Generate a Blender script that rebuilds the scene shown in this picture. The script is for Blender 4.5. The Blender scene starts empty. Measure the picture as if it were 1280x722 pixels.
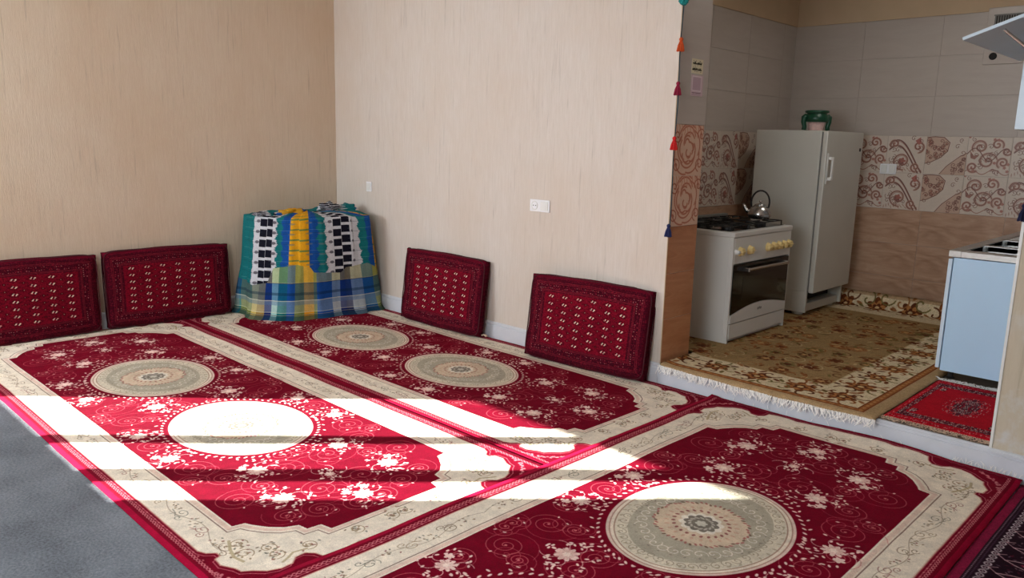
import bpy, bmesh, math, random
import numpy as np
from mathutils import Matrix, Vector, noise
random.seed(7)
rng = np.random.RandomState(7)
SC = bpy.context.scene
COL = SC.collection
# ------------------------------------------------------------------ camera
cd = bpy.data.cameras.new('camera')
cam = bpy.data.objects.new('camera', cd)
COL.objects.link(cam)
R3 = Matrix(((0.7157134960715668, -0.14800677151771235, 0.6825307224776912),
             (0.697926981433829, 0.11584148867097574, -0.7067380547905681),
             (0.025536642842767743, 0.9821785708756815, 0.18620723612396226)))
cam.matrix_world = Matrix.Translation((0, 0, 1.5)) @ R3.to_4x4()
cd.sensor_fit = 'HORIZONTAL'
cd.sensor_width = 36.0
cd.lens = 982.246 / 1280 * 36.0
cd.clip_start = 0.05
SC.camera = cam
# ------------------------------------------------------------------ sky, sun, lamps, exposure
SC.view_settings.view_transform = 'Standard'
SC.view_settings.look = 'None'
SC.view_settings.exposure = 0.0
SC.view_settings.gamma = 1.0
SC.cycles.max_bounces = 10
SC.cycles.diffuse_bounces = 6
wd = bpy.data.worlds.new('sky')
SC.world = wd
wd.use_nodes = True
wn = wd.node_tree.nodes['Background']
wn.inputs[0].default_value = (0.62, 0.78, 1.0, 1)
wn.inputs[1].default_value = 2.0
sd = bpy.data.lights.new('sun', 'SUN')
sd.energy = 46.0
sd.angle = math.radians(0.4)
sd.color = (1.0, 0.97, 0.93)
sun = bpy.data.objects.new('sun', sd)
COL.objects.link(sun)
SUN_DIR = Vector((0.93, 1.0, -0.5556)).normalized()
sun.rotation_euler = (-SUN_DIR).to_track_quat('Z', 'Y').to_euler()


def area(name, loc, aim, sx, sy, power, color):
    d = bpy.data.lights.new(name, 'AREA')
    d.shape = 'RECTANGLE'
    d.size = sx
    d.size_y = sy
    d.energy = power
    d.color = color
    o = bpy.data.objects.new(name, d)
    COL.objects.link(o)
    o.location = loc
    o.rotation_euler = (Vector(loc) - Vector(aim)).to_track_quat('Z', 'Y').to_euler()
    return o


area('daylight_fill', (-1.9, -0.8, 1.65), (-2.6, 4.0, 0.8), 2.6, 1.3, 118, (0.84, 0.93, 1.0))  # added fill lamp standing in for daylight, no window known here
area('daylight_fill', (-5.95, -0.8, 1.62), (-5.2, 4.0, 0.6), 1.6, 1.1, 100, (0.9, 0.95, 1.0))  # added lamp just inside window 1, boosts its sky light
area('kitchen_fill', (-1.9, 5.7, 2.85), (-1.9, 5.7, 0), 0.5, 0.5, 8.0, (1.0, 0.96, 0.9))  # added out of view to brighten the kitchen, no such lamp known


# ------------------------------------------------------------------ helpers
def lin(c):
    return tuple((v / 255 / 12.92) if v / 255 <= 0.04045 else ((v / 255 + 0.055) / 1.055) ** 2.4 for v in c) + (1.0,)


def tag(o, label=None, cat=None, group=None, kind=None):
    if label: o['label'] = label
    if cat: o['category'] = cat
    if group: o['group'] = group
    if kind: o['kind'] = kind
    return o


def link(name, me, mat=None, parent=None, smooth=False):
    o = bpy.data.objects.new(name, me)
    COL.objects.link(o)
    if mat is not None and len(me.materials) == 0:
        me.materials.append(mat)
    if parent is not None:
        o.parent = parent
    if smooth:
        me.polygons.foreach_set('use_smooth', [True] * len(me.polygons))
    return o


def ob(name, bm, mat=None, parent=None, smooth=False):
    me = bpy.data.meshes.new(name)
    bm.normal_update()
    bm.to_mesh(me)
    bm.free()
    return link(name, me, mat, parent, smooth)


def empty(name, loc=(0, 0, 0), rz=0.0, label=None, cat=None, group=None, kind=None):
    o = bpy.data.objects.new(name, None)
    COL.objects.link(o)
    o.location = loc
    o.rotation_euler = (0, 0, rz)
    o.empty_display_size = 0.1
    return tag(o, label, cat, group, kind)


def abox(bm, x0, x1, y0, y1, z0, z1, bev=0.0, seg=2, mi=0):
    r = bmesh.ops.create_cube(bm, size=1.0)
    vs = r['verts']
    for v in vs:
        v.co = Vector(((x0 + x1) / 2 + v.co.x * (x1 - x0), (y0 + y1) / 2 + v.co.y * (y1 - y0), (z0 + z1) / 2 + v.co.z * (z1 - z0)))
    fs = set(f for v in vs for f in v.link_faces)
    for f in fs: f.material_index = mi
    if bev > 0:
        es = list(set(e for v in vs for e in v.link_edges))
        bmesh.ops.bevel(bm, geom=es, offset=bev, segments=seg, affect='EDGES', profile=0.5)
    return vs


def box(name, x0, x1, y0, y1, z0, z1, mat, parent=None, bev=0.0, kind=None):
    bm = bmesh.new()
    abox(bm, x0, x1, y0, y1, z0, z1, bev)
    o = ob(name, bm, mat, parent)
    if kind: o['kind'] = kind
    return o


def tube(bm, pts, rad, n=8, closed=False, cap=True):
    pts = [Vector(p) for p in pts]
    rads = rad if isinstance(rad, (list, tuple)) else [rad] * len(pts)
    rings = []
    up = Vector((0, 0, 1))
    prev = None
    for i, p in enumerate(pts):
        if closed:
            t = pts[(i + 1) % len(pts)] - pts[i - 1]
        else:
            t = pts[min(i + 1, len(pts) - 1)] - pts[max(i - 1, 0)]
        t.normalize()
        if prev is None:
            a = t.cross(up)
            if a.length < 1e-3: a = t.cross(Vector((1, 0, 0)))
            a.normalize()
        else:
            a = (prev - t * prev.dot(t)).normalized()
        prev = a
        b = t.cross(a)
        rings.append([bm.verts.new(p + (a * math.cos(2 * math.pi * k / n) + b * math.sin(2 * math.pi * k / n)) * rads[i]) for k in range(n)])
    m = len(rings)
    for i in range(m if closed else m - 1):
        A, B = rings[i], rings[(i + 1) % m]
        for k in range(n):
            bm.faces.new((A[k], A[(k + 1) % n], B[(k + 1) % n], B[k]))
    if cap and not closed:
        bm.faces.new(list(reversed(rings[0])))
        bm.faces.new(rings[-1])


def lathe(bm, prof, n=32, c=(0, 0, 0), cap=True):
    rings = []
    for r, z in prof:
        rings.append([bm.verts.new((c[0] + r * math.cos(2 * math.pi * k / n), c[1] + r * math.sin(2 * math.pi * k / n), c[2] + z)) for k in range(n)])
    for A, B in zip(rings, rings[1:]):
        for k in range(n):
            bm.faces.new((A[k], A[(k + 1) % n], B[(k + 1) % n], B[k]))
    if cap:
        bm.faces.new(list(reversed(rings[0])))
        bm.faces.new(rings[-1])


# ------------------------------------------------------------------ node materials
def newmat(name):
    m = bpy.data.materials.new(name)
    m.use_nodes = True
    nt = m.node_tree
    return m, nt, nt.nodes['Principled BSDF']


def plain(name, rgb, rough=0.6, metal=0.0, var=0.06, scale=30.0, bump=0.0, bscale=200.0):
    """colour with a little procedural variation"""
    m, nt, b = newmat(name)
    tc = nt.nodes.new('ShaderNodeTexCoord')
    nz = nt.nodes.new('ShaderNodeTexNoise')
    nz.inputs['Scale'].default_value = scale
    nz.inputs['Detail'].default_value = 4
    nt.links.new(tc.outputs['Object'], nz.inputs['Vector'])
    rp = nt.nodes.new('ShaderNodeValToRGB')
    c = lin(rgb)
    rp.color_ramp.elements[0].position = 0.3
    rp.color_ramp.elements[1].position = 0.7
    rp.color_ramp.elements[0].color = tuple(v * (1 - var) for v in c[:3]) + (1,)
    rp.color_ramp.elements[1].color = tuple(min(1, v * (1 + var)) for v in c[:3]) + (1,)
    nt.links.new(nz.outputs['Fac'], rp.inputs['Fac'])
    nt.links.new(rp.outputs['Color'], b.inputs['Base Color'])
    b.inputs['Roughness'].default_value = rough
    b.inputs['Metallic'].default_value = metal
    if bump > 0:
        n2 = nt.nodes.new('ShaderNodeTexNoise')
        n2.inputs['Scale'].default_value = bscale
        bp = nt.nodes.new('ShaderNodeBump')
        bp.inputs['Strength'].default_value = bump
        bp.inputs['Distance'].default_value = 0.003
        nt.links.new(tc.outputs['Object'], n2.inputs['Vector'])
        nt.links.new(n2.outputs['Fac'], bp.inputs['Height'])
        nt.links.new(bp.outputs['Normal'], b.inputs['Normal'])
    return m


def printed(name, arr, rough=0.95, pile=0.5, pscale=260.0, var=0.22, spec=0.06, ext='CLIP'):
    """a pattern painted by this script (numpy) put on UVs, worn by procedural noise, with a pile bump"""
    h, w = arr.shape[:2]
    im = bpy.data.images.new(name, w, h, alpha=False)
    px = np.ones((h, w, 4), np.float32)
    px[..., :3] = np.clip(arr, 0, 1)
    im.pixels.foreach_set(px.ravel())
    im.update()
    im.pack()
    m, nt, b = newmat(name)
    uv = nt.nodes.new('ShaderNodeUVMap')
    uv.uv_map = 'UVMap'
    ti = nt.nodes.new('ShaderNodeTexImage')
    ti.image = im
    ti.extension = 'EXTEND'
    nt.links.new(uv.outputs['UV'], ti.inputs['Vector'])
    tc = nt.nodes.new('ShaderNodeTexCoord')
    nz = nt.nodes.new('ShaderNodeTexNoise')
    nz.inputs['Scale'].default_value = 14
    nz.inputs['Detail'].default_value = 8
    nz.inputs['Roughness'].default_value = 0.75
    nt.links.new(tc.outputs['Object'], nz.inputs['Vector'])
    mr = nt.nodes.new('ShaderNodeMapRange')
    mr.inputs['From Min'].default_value = 0.3
    mr.inputs['From Max'].default_value = 0.7
    mr.inputs['To Min'].default_value = 1 - var
    mr.inputs['To Max'].default_value = 1 + var
    nt.links.new(nz.outputs['Fac'], mr.inputs['Value'])
    mx = nt.nodes.new('ShaderNodeVectorMath')
    mx.operation = 'SCALE'
    nt.links.new(ti.outputs['Color'], mx.inputs[0])
    nt.links.new(mr.outputs['Result'], mx.inputs['Scale'])
    nt.links.new(mx.outputs['Vector'], b.inputs['Base Color'])
    b.inputs['Roughness'].default_value = rough
    b.inputs['Specular IOR Level'].default_value = spec
    if pile > 0:
        n2 = nt.nodes.new('ShaderNodeTexNoise')
        n2.inputs['Scale'].default_value = pscale
        n2.inputs['Detail'].default_value = 3
        bp = nt.nodes.new('ShaderNodeBump')
        bp.inputs['Strength'].default_value = pile
        bp.inputs['Distance'].default_value = 0.004
        nt.links.new(tc.outputs['Object'], n2.inputs['Vector'])
        nt.links.new(n2.outputs['Fac'], bp.inputs['Height'])
        nt.links.new(bp.outputs['Normal'], b.inputs['Normal'])
    return m


def wallpaper(name, c0, c1, c2, axis, stains=None):
    """rough plaster paper: long vertical streaks plus blotches; axis = horizontal object axis of the wall"""
    m, nt, b = newmat(name)
    tc = nt.nodes.new('ShaderNodeTexCoord')

    def noise_at(sc, detail=6.0, rough=0.6):
        mp = nt.nodes.new('ShaderNodeMapping')
        mp.inputs['Scale'].default_value = sc
        nt.links.new(tc.outputs['Object'], mp.inputs['Vector'])
        n = nt.nodes.new('ShaderNodeTexNoise')
        n.inputs['Scale'].default_value = 1.0
        n.inputs['Detail'].default_value = detail
        n.inputs['Roughness'].default_value = rough
        nt.links.new(mp.outputs['Vector'], n.inputs['Vector'])
        return n
    st = noise_at((90, 90, 6), 6, 0.8)
    bl = noise_at((1.6, 1.6, 1.1), 6, 0.6)
    fl = noise_at((260, 260, 26), 2, 0.5)
    r1 = nt.nodes.new('ShaderNodeValToRGB')
    r1.color_ramp.elements[0].position = 0.30
    r1.color_ramp.elements[1].position = 0.74
    r1.color_ramp.elements[0].color = lin(c0)
    r1.color_ramp.elements[1].color = lin(c1)
    nt.links.new(st.outputs['Fac'], r1.inputs['Fac'])
    sc2 = noise_at((46, 46, 2.2), 3, 0.7)
    rs = nt.nodes.new('ShaderNodeValToRGB')
    rs.color_ramp.elements[0].position = 0.60
    rs.color_ramp.elements[1].position = 0.74
    rs.color_ramp.elements[1].color = (.55, .55, .55, 1)
    nt.links.new(sc2.outputs['Fac'], rs.inputs['Fac'])
    ms_ = nt.nodes.new('ShaderNodeMix')
    ms_.data_type = 'RGBA'
    nt.links.new(rs.outputs['Color'], ms_.inputs[0])
    nt.links.new(r1.outputs['Color'], ms_.inputs[6])
    ms_.inputs[7].default_value = lin(tuple(v * .82 for v in c0))
    r2 = nt.nodes.new('ShaderNodeValToRGB')
    r2.color_ramp.elements[0].position = 0.4
    r2.color_ramp.elements[1].position = 0.75
    r2.color_ramp.elements[0].color = (0, 0, 0, 1)
    r2.color_ramp.elements[1].color = (0.5, 0.5, 0.5, 1)
    nt.links.new(bl.outputs['Fac'], r2.inputs['Fac'])
    mx = nt.nodes.new('ShaderNodeMix')
    mx.data_type = 'RGBA'
    nt.links.new(r2.outputs['Color'], mx.inputs[0])
    nt.links.new(ms_.outputs[2], mx.inputs[6])
    mx.inputs[7].default_value = lin(c2)
    out = mx.outputs[2]
    if stains:  # damp, chalky marks near the foot of the wall
        sp = nt.nodes.new('ShaderNodeSeparateXYZ')
        nt.links.new(tc.outputs['Object'], sp.inputs[0])
        mr = nt.nodes.new('ShaderNodeMapRange')
        mr.inputs['From Min'].default_value = stains[0]
        mr.inputs['From Max'].default_value = stains[1]
        mr.inputs['To Min'].default_value = 1.0
        mr.inputs['To Max'].default_value = 0.0
        nt.links.new(sp.outputs['Z'], mr.inputs['Value'])
        bn = noise_at((7, 7, 6), 6, 0.65)
        r3 = nt.nodes.new('ShaderNodeValToRGB')
        r3.color_ramp.elements[0].position = 0.48
        r3.color_ramp.elements[1].position = 0.6
        nt.links.new(bn.outputs['Fac'], r3.inputs['Fac'])
        ml = nt.nodes.new('ShaderNodeMath')
        ml.operation = 'MULTIPLY'
        nt.links.new(mr.outputs['Result'], ml.inputs[0])
        nt.links.new(r3.outputs['Color'], ml.inputs[1])
        m2 = nt.nodes.new('ShaderNodeMix')
        m2.data_type = 'RGBA'
        nt.links.new(ml.outputs[0], m2.inputs[0])
        nt.links.new(out, m2.inputs[6])
        m2.inputs[7].default_value = lin(stains[2])
        out = m2.outputs[2]
    nt.links.new(out, b.inputs['Base Color'])
    b.inputs['Roughness'].default_value = 0.85
    b.inputs['Specular IOR Level'].default_value = 0.25
    ad = nt.nodes.new('ShaderNodeMath')
    ad.operation = 'ADD'
    nt.links.new(st.outputs['Fac'], ad.inputs[0])
    nt.links.new(fl.outputs['Fac'], ad.inputs[1])
    bp = nt.nodes.new('ShaderNodeBump')
    bp.inputs['Strength'].default_value = 0.32
    bp.inputs['Distance'].default_value = 0.004
    nt.links.new(ad.outputs[0], bp.inputs['Height'])
    nt.links.new(bp.outputs['Normal'], b.inputs['Normal'])
    return m


def marble(name, c0, c1, c2, rough=0.25, sc=(1.6, 1.6, 7.0)):
    m, nt, b = newmat(name)
    tc = nt.nodes.new('ShaderNodeTexCoord')
    mp = nt.nodes.new('ShaderNodeMapping')
    mp.inputs['Scale'].default_value = sc
    mp.inputs['Rotation'].default_value = (0.1, 0.12, 0)
    nt.links.new(tc.outputs['Object'], mp.inputs['Vector'])
    oi = nt.nodes.new('ShaderNodeObjectInfo')
    ad = nt.nodes.new('ShaderNodeVectorMath')
    ad.operation = 'ADD'
    mlt = nt.nodes.new('ShaderNodeVectorMath')
    mlt.operation = 'SCALE'
    mlt.inputs['Scale'].default_value = 1.0
    nt.links.new(oi.outputs['Location'], mlt.inputs[0])
    nt.links.new(mp.outputs['Vector'], ad.inputs[0])
    nt.links.new(mlt.outputs['Vector'], ad.inputs[1])
    n = nt.nodes.new('ShaderNodeTexNoise')
    n.inputs['Scale'].default_value = 2.2
    n.inputs['Detail'].default_value = 9
    n.inputs['Roughness'].default_value = 0.62
    n.inputs['Distortion'].default_value = 1.1
    nt.links.new(ad.outputs['Vector'], n.inputs['Vector'])
    r = nt.nodes.new('ShaderNodeValToRGB')
    r.color_ramp.elements[0].position = 0.3
    r.color_ramp.elements[0].color = lin(c0)
    r.color_ramp.elements[1].position = 0.72
    r.color_ramp.elements[1].color = lin(c2)
    e = r.color_ramp.elements.new(0.5)
    e.color = lin(c1)
    nt.links.new(n.outputs['Fac'], r.inputs['Fac'])
    nt.links.new(r.outputs['Color'], b.inputs['Base Color'])
    b.inputs['Roughness'].default_value = rough
    return m


# ------------------------------------------------------------------ pattern painter (sRGB numpy canvas, metres)
class Pic:
    def __init__(s, w, h, res, base, x0=0.0, y0=0.0):
        s.r = res
        s.x0, s.y0 = x0, y0
        s.W, s.H = int(round(w / res)), int(round(h / res))
        s.a = np.empty((s.H, s.W, 3), np.float32)
        s.a[:] = np.array(base, np.float32) / 255

    def _bb(s, xa, xb, ya, yb):
        i0 = max(0, int((xa - s.x0) / s.r) - 1); i1 = min(s.W, int((xb - s.x0) / s.r) + 2)
        j0 = max(0, int((ya - s.y0) / s.r) - 1); j1 = min(s.H, int((yb - s.y0) / s.r) + 2)
        if i0 >= i1 or j0 >= j1: return None
        X = s.x0 + (np.arange(i0, i1) + 0.5) * s.r
        Y = s.y0 + (np.arange(j0, j1) + 0.5) * s.r
        return (slice(j0, j1), slice(i0, i1)), X[None, :], Y[:, None]

    def _put(s, sl, m, col):
        c = np.array(col, np.float32) / 255
        m = np.clip(m, 0, 1)[..., None]
        s.a[sl] = s.a[sl] * (1 - m) + c * m

    def poly(s, P, col, al=1.0):
        P = np.array(P, float)
        bb = s._bb(P[:, 0].min(), P[:, 0].max(), P[:, 1].min(), P[:, 1].max())
        if bb is None: return
        sl, X, Y = bb
        ins = np.zeros((Y.shape[0], X.shape[1]), bool)
        n = len(P)
        for i in range(n):
            x1, y1 = P[i]; x2, y2 = P[(i + 1) % n]
            if y1 == y2: continue
            c = ((y1 > Y) != (y2 > Y)) & (X < (x2 - x1) * (Y - y1) / (y2 - y1) + x1)
            ins ^= c
        s._put(sl, ins * al, col)

    def ell(s, cx, cy, a, b, col, rot=0.0, al=1.0):
        m = max(a, b)
        bb = s._bb(cx - m, cx + m, cy - m, cy + m)
        if bb is None: return
        sl, X, Y = bb
        c, n = math.cos(rot), math.sin(rot)
        U = (X - cx) * c + (Y - cy) * n
        V = -(X - cx) * n + (Y - cy) * c
        d = np.sqrt((U / a) ** 2 + (V / b) ** 2)
        s._put(sl, np.clip((1 - d) * min(a, b) / s.r + 0.5, 0, 1) * al, col)

    def line(s, P, w, col, al=1.0, closed=False):
        P = np.array(P, float)
        if closed: P = np.vstack([P, P[:1]])
        for (x1, y1), (x2, y2) in zip(P[:-1], P[1:]):
            bb = s._bb(min(x1, x2) - w, max(x1, x2) + w, min(y1, y2) - w, max(y1, y2) + w)
            if bb is None: continue
            sl, X, Y = bb
            dx, dy = x2 - x1, y2 - y1
            L = dx * dx + dy * dy + 1e-12
            t = np.clip(((X - x1) * dx + (Y - y1) * dy) / L, 0, 1)
            d = np.sqrt((X - x1 - t * dx) ** 2 + (Y - y1 - t * dy) ** 2)
            s._put(sl, np.clip((w / 2 - d) / s.r + 0.5, 0, 1) * al, col)

    def rect(s, xa, xb, ya, yb, col, al=1.0):
        s.poly([(xa, ya), (xb, ya), (xb, yb), (xa, yb)], col, al)

    def flower(s, cx, cy, r, n, col, depth=0.35, rot=0.0, al=1.0):
        bb = s._bb(cx - r, cx + r, cy - r, cy + r)
        if bb is None: return
        sl, X, Y = bb
        th = np.arctan2(Y - cy, X - cx) + rot
        d = np.hypot(X - cx, Y - cy)
        rr = r * (1 - depth + depth * np.abs(np.cos(n * th / 2)))
        s._put(sl, np.clip((rr - d) / s.r + 0.5, 0, 1) * al, col)

    def spiral(s, cx, cy, r0, r1, a0, turns, w, col, al=1.0, sx=1.0, sy=1.0):
        n = max(8, int(26 * abs(turns)))
        T = np.linspace(0, 1, n)
        th = a0 + T * turns * 2 * math.pi
        rr = r0 + (r1 - r0) * T
        s.line(np.c_[cx + sx * rr * np.cos(th), cy + sy * rr * np.sin(th)], w, col, al)

    def speck(s, amt):
        s.a *= (1 + amt * (rng.rand(s.H, s.W, 1).astype(np.float32) - 0.5) * 2)


def mirror4(a):
    a = np.concatenate([a[:, ::-1], a], axis=1)
    return np.concatenate([a[::-1], a], axis=0)


def paint_medallion_carpet():
    L2, W2 = 2.03, 0.785
    RED, CR = (110, 4, 29), (226, 214, 196)
    LAC = (196, 120, 124)
    p = Pic(L2, W2, 0.0022, RED)
    p.rect(0, L2, W2 - 0.022, W2, (150, 8, 46)); p.rect(L2 - 0.02, L2, 0, W2, (150, 8, 46))
    # lace line following the border
    t = np.arange(0, L2 - 0.02, 0.006)
    p.line(np.c_[t, 0.742 + 0.006 * np.sin(t * 160)], 0.0035, LAC)
    p.line(np.c_[t, 0.742 - 0.006 * np.sin(t * 160)], 0.0035, LAC, 0.8)
    for x in np.arange(0.012, 1.75, 0.039): p.ell(x, 0.729, 0.006, 0.0035, LAC, 0, 0.8)
    t = np.arange(0, 0.74, 0.006)
    p.line(np.c_[2.006 + 0.005 * np.sin(t * 160), t], 0.003, LAC, 0.6)
    outer = [(0, 0), (0, .715), (1.655, .715), (1.69, .70), (1.713, .672), (1.74, .672), (1.75, .695), (1.80, .70), (1.853, .672), (1.885, .665), (1.905, .635),
             (1.94, .60), (1.958, .555), (1.955, .51), (1.925, .48), (1.922, .44), (1.95, .415), (1.985, .405), (1.994, .36), (1.994, .30), (1.985, .25), (1.994, .2), (1.99, 0)]
    p.line([(x + .012, y + .014) for x, y in outer[1:]], 0.004, LAC, 0.7)
    p.poly(outer, CR)
    p.line(outer[1:], 0.007, (205, 160, 140), 0.7)
    for k in range(26):  # little sprays outside the corner of the cream band
        a = random.uniform(0, math.pi / 2)
        p.ell(1.80 + 0.19 * math.sin(a) + random.uniform(-.01, .01), 0.56 + 0.15 * math.cos(a) + random.uniform(-.01, .01) + 0.03, 0.008, 0.005, LAC, random.uniform(0, 3), 0.8)
    field = [(0, 0), (0, .54), (1.56, .54), (1.568, .49), (1.60, .475), (1.655, .44), (1.70, .395), (1.722, .345), (1.77, .338), (1.775, .28), (1.83, .268), (1.83, 0)]
    # parallel lines round the field
    off = [(x * 1.0 + .032, y + .034) for x, y in field[1:]]
    off[0] = (0, .574)
    p.line(off, 0.005, (120, 92, 84), 0.9)
    off2 = [(x + .014, y + .016) for x, y in field[1:]]; off2[0] = (0, .556)
    p.line(off2, 0.02, (214, 184, 168), 0.8)
    # floral sprigs on the cream band
    BR = [(120, 100, 80), (150, 128, 100), (112, 110, 96), (140, 92, 84)]
    for i in range(9):
        x = 0.1 + 0.19 * i
        c = BR[i % 4]
        for k in range(9):
            a = random.uniform(0, 6.28); r = random.uniform(.004, .036)
            p.ell(x + 1.5 * r * math.cos(a), .64 + r * math.sin(a), .006, .0035, random.choice(BR), random.uniform(0, 3), .85)
        p.spiral(x + .08, .63, .004, .026, i, 1.3, .003, c, .8, 1.5, 1)
        p.spiral(x + .11, .66, .003, .016, -i, -1.1, .003, c, .7, 1.4, 1)
        for k in range(3):
            a = random.uniform(0, 6.28)
            p.line([(x + .06, .65), (x + .06 + .04 * math.cos(a), .65 + .018 * math.sin(a))], .0035, c, .7)
    p.line(np.c_[np.arange(0, 1.7, .01), .635 + .022 * np.sin(np.arange(0, 1.7, .01) * 16)], .0028, (150, 132, 112), .8)
    for cx, cy in [(1.70, .585), (1.80, .52), (1.88, .40), (1.90, .2), (1.86, .52), (1.90, .03), (1.78, .60)]:
        for k in range(12):
            a = random.uniform(0, 6.28); r = random.uniform(.004, .05)
            p.ell(cx + r * math.cos(a), cy + r * math.sin(a), .007, .004, random.choice(BR), random.uniform(0, 3), .85)
        p.spiral(cx, cy, .006, .036, cx * 9, 1.4, .0035, BR[1], .9)
    p.line([(1.66, .60), (1.72, .625), (1.78, .64), (1.83, .63)], .012, (176, 160, 128), .9)
    p.line([(1.90, .42), (1.89, .47), (1.91, .5), (1.925, .53)], .010, (176, 160, 128), .9)
    p.poly(field, RED)
    # arabesque scrolls
    SP = (180, 92, 96)
    for cx, cy, r, a in [(.12, .40, .08, 0), (.30, .46, .06, 2), (.55, .44, .075, 1), (.93, .42, .09, 3), (1.12, .36, .07, 0), (1.2, .12, .1, 4), (1.36, .42, .09, 1),
                         (1.30, .28, .06, 5), (1.50, .11, .09, 2), (1.66, .21, .07, 0), (1.44, .30, .05, 3), (.06, .12, .07, 3), (.16, .3, .05, 1), (1.06, .05, .07, 2),
                         (1.62, .34, .06, 4), (1.72, .06, .07, 1), (.02, .5, .05, 2), (.72, .48, .05, 4), (1.05, .48, .05, 1)]:
        p.spiral(cx, cy, .008, r, a, 2.3, .0032, SP, .85)
        p.spiral(cx, cy, r, r * 1.7, a + 2.3 * 2 * math.pi, .45, .0032, SP, .55)
        p.flower(cx, cy, .007, 5, (190, 100, 104), .4)
        p.spiral(cx + r * .6, cy - r * .5, .006, r * .8, a + 2, 1.5, .0028, SP, .6)
        p.ell(cx + r * .9, cy + .01, .007, .004, (225, 190, 180), .5)
        p.ell(cx + r * .7, cy - r * .6, .008, .004, (225, 190, 180), 1.2)
    # leaf wreath round the medallion
    MC, MA, MB = .57, .43, .335
    PK = (228, 196, 186)
    for k in range(72):
        a = 2 * math.pi * k / 72
        p.ell(MC + (MA + .030) * math.cos(a), (MB + .030) * math.sin(a), .011, .0055, PK, a + .9)
        if k % 2:
            p.ell(MC + (MA + .052 + .008 * (k % 4 == 1)) * math.cos(a), (MB + .052 + .008 * (k % 4 == 1)) * math.sin(a), .010, .005, PK, a - .6)
    p.ell(MC, 0, MA, MB, (214, 190, 176))
    for k, (d, c) in enumerate([(.012, (170, 132, 118)), (.017, (222, 208, 190)), (.03, (158, 128, 112)), (.035, (206, 196, 176)), (.085, (170, 162, 144))]):
        p.ell(MC, 0, MA - d, MB - d, c)
    for k in range(46):
        a = 2 * math.pi * k / 46
        r = .80 + .05 * math.sin(3 * a)
        p.spiral(MC + MA * r * math.cos(a), MB * r * math.sin(a), .003, .022, k, 1.2, .003, (140, 126, 110), .7)
        p.ell(MC + MA * .87 * math.cos(a), MB * .87 * math.sin(a), .009, .005, (160, 148, 126), a * 3, .7)
    for k in range(30):
        a = 2 * math.pi * k / 30
        p.spiral(MC + MA * .62 * math.cos(a), MB * .62 * math.sin(a), .003, .03, -k, 1.1, .0035, (222, 212, 198), .85)
        p.ell(MC + MA * .7 * math.cos(a), MB * .7 * math.sin(a), .006, .004, (120, 110, 100), k, .6)
    p.flower(MC, 0, .185, 16, (204, 184, 160), .05)
    for k in range(60):
        a = 2 * math.pi * k / 60
        r = .18 + .006 * math.sin(16 * a)
        p.ell(MC + r * math.cos(a), r * math.sin(a), .009, .005, (162, 96, 92) if k % 3 else (110, 84, 70), a * 2, .85)
    for k in range(24):
        a = 2 * math.pi * k / 24
        p.ell(MC + .135 * math.cos(a), .135 * math.sin(a), .011, .006, (196, 160, 140), a, .9)
        p.ell(MC + .108 * math.cos(a), .108 * math.sin(a), .009, .006, (140, 84, 80), a + .5, .9)
    p.flower(MC, 0, .088, 12, (222, 214, 200), .15)
    p.flower(MC, 0, .070, 10, (120, 112, 102), .2)
    for k in range(14):
        a = 2 * math.pi * k / 14
        p.ell(MC + .045 * math.cos(a), .045 * math.sin(a), .012, .005, (186, 178, 164), a + 1, .9)
    p.flower(MC, 0, .025, 6, (190, 184, 170), .3)
    # flower sprays
    for i, (cx, cy, r) in enumerate([(0.0, .21, .058), (.375, .445, .05), (.75, .445, .055), (1.14, .215, .058), (1.47, .27, .06), (1.66, 0.0, .055), (1.40, .0, .03)]):
        random.seed(50 + i)
        for k in range(34 if r > .04 else 12):
            a = random.uniform(0, 6.28); d = random.uniform(.06, .125) * r / .058
            p.ell(cx + d * 1.1 * math.cos(a), cy + d * math.sin(a), .0092, .0052, PK, random.uniform(0, 3.1))
        for k in range(6):
            a = 6.28 * k / 6 + i
            p.spiral(cx + .05 * math.cos(a), cy + .05 * math.sin(a), .01, .05, a + 3, .5, .0035, PK, .7)
        p.flower(cx, cy, r * .85, 9, PK, .45, i)
        p.flower(cx + .01, cy + .006, r * .62, 9, (214, 172, 162), .4, i + .3, .7)
        p.flower(cx, cy, r * .3, 6, (236, 212, 200), .4, i)
        p.flower(cx - r * 1.0, cy + r * .8, r * .42, 5, PK, .45, i)
    p.speck(.07)
    return mirror4(p.a)


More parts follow.
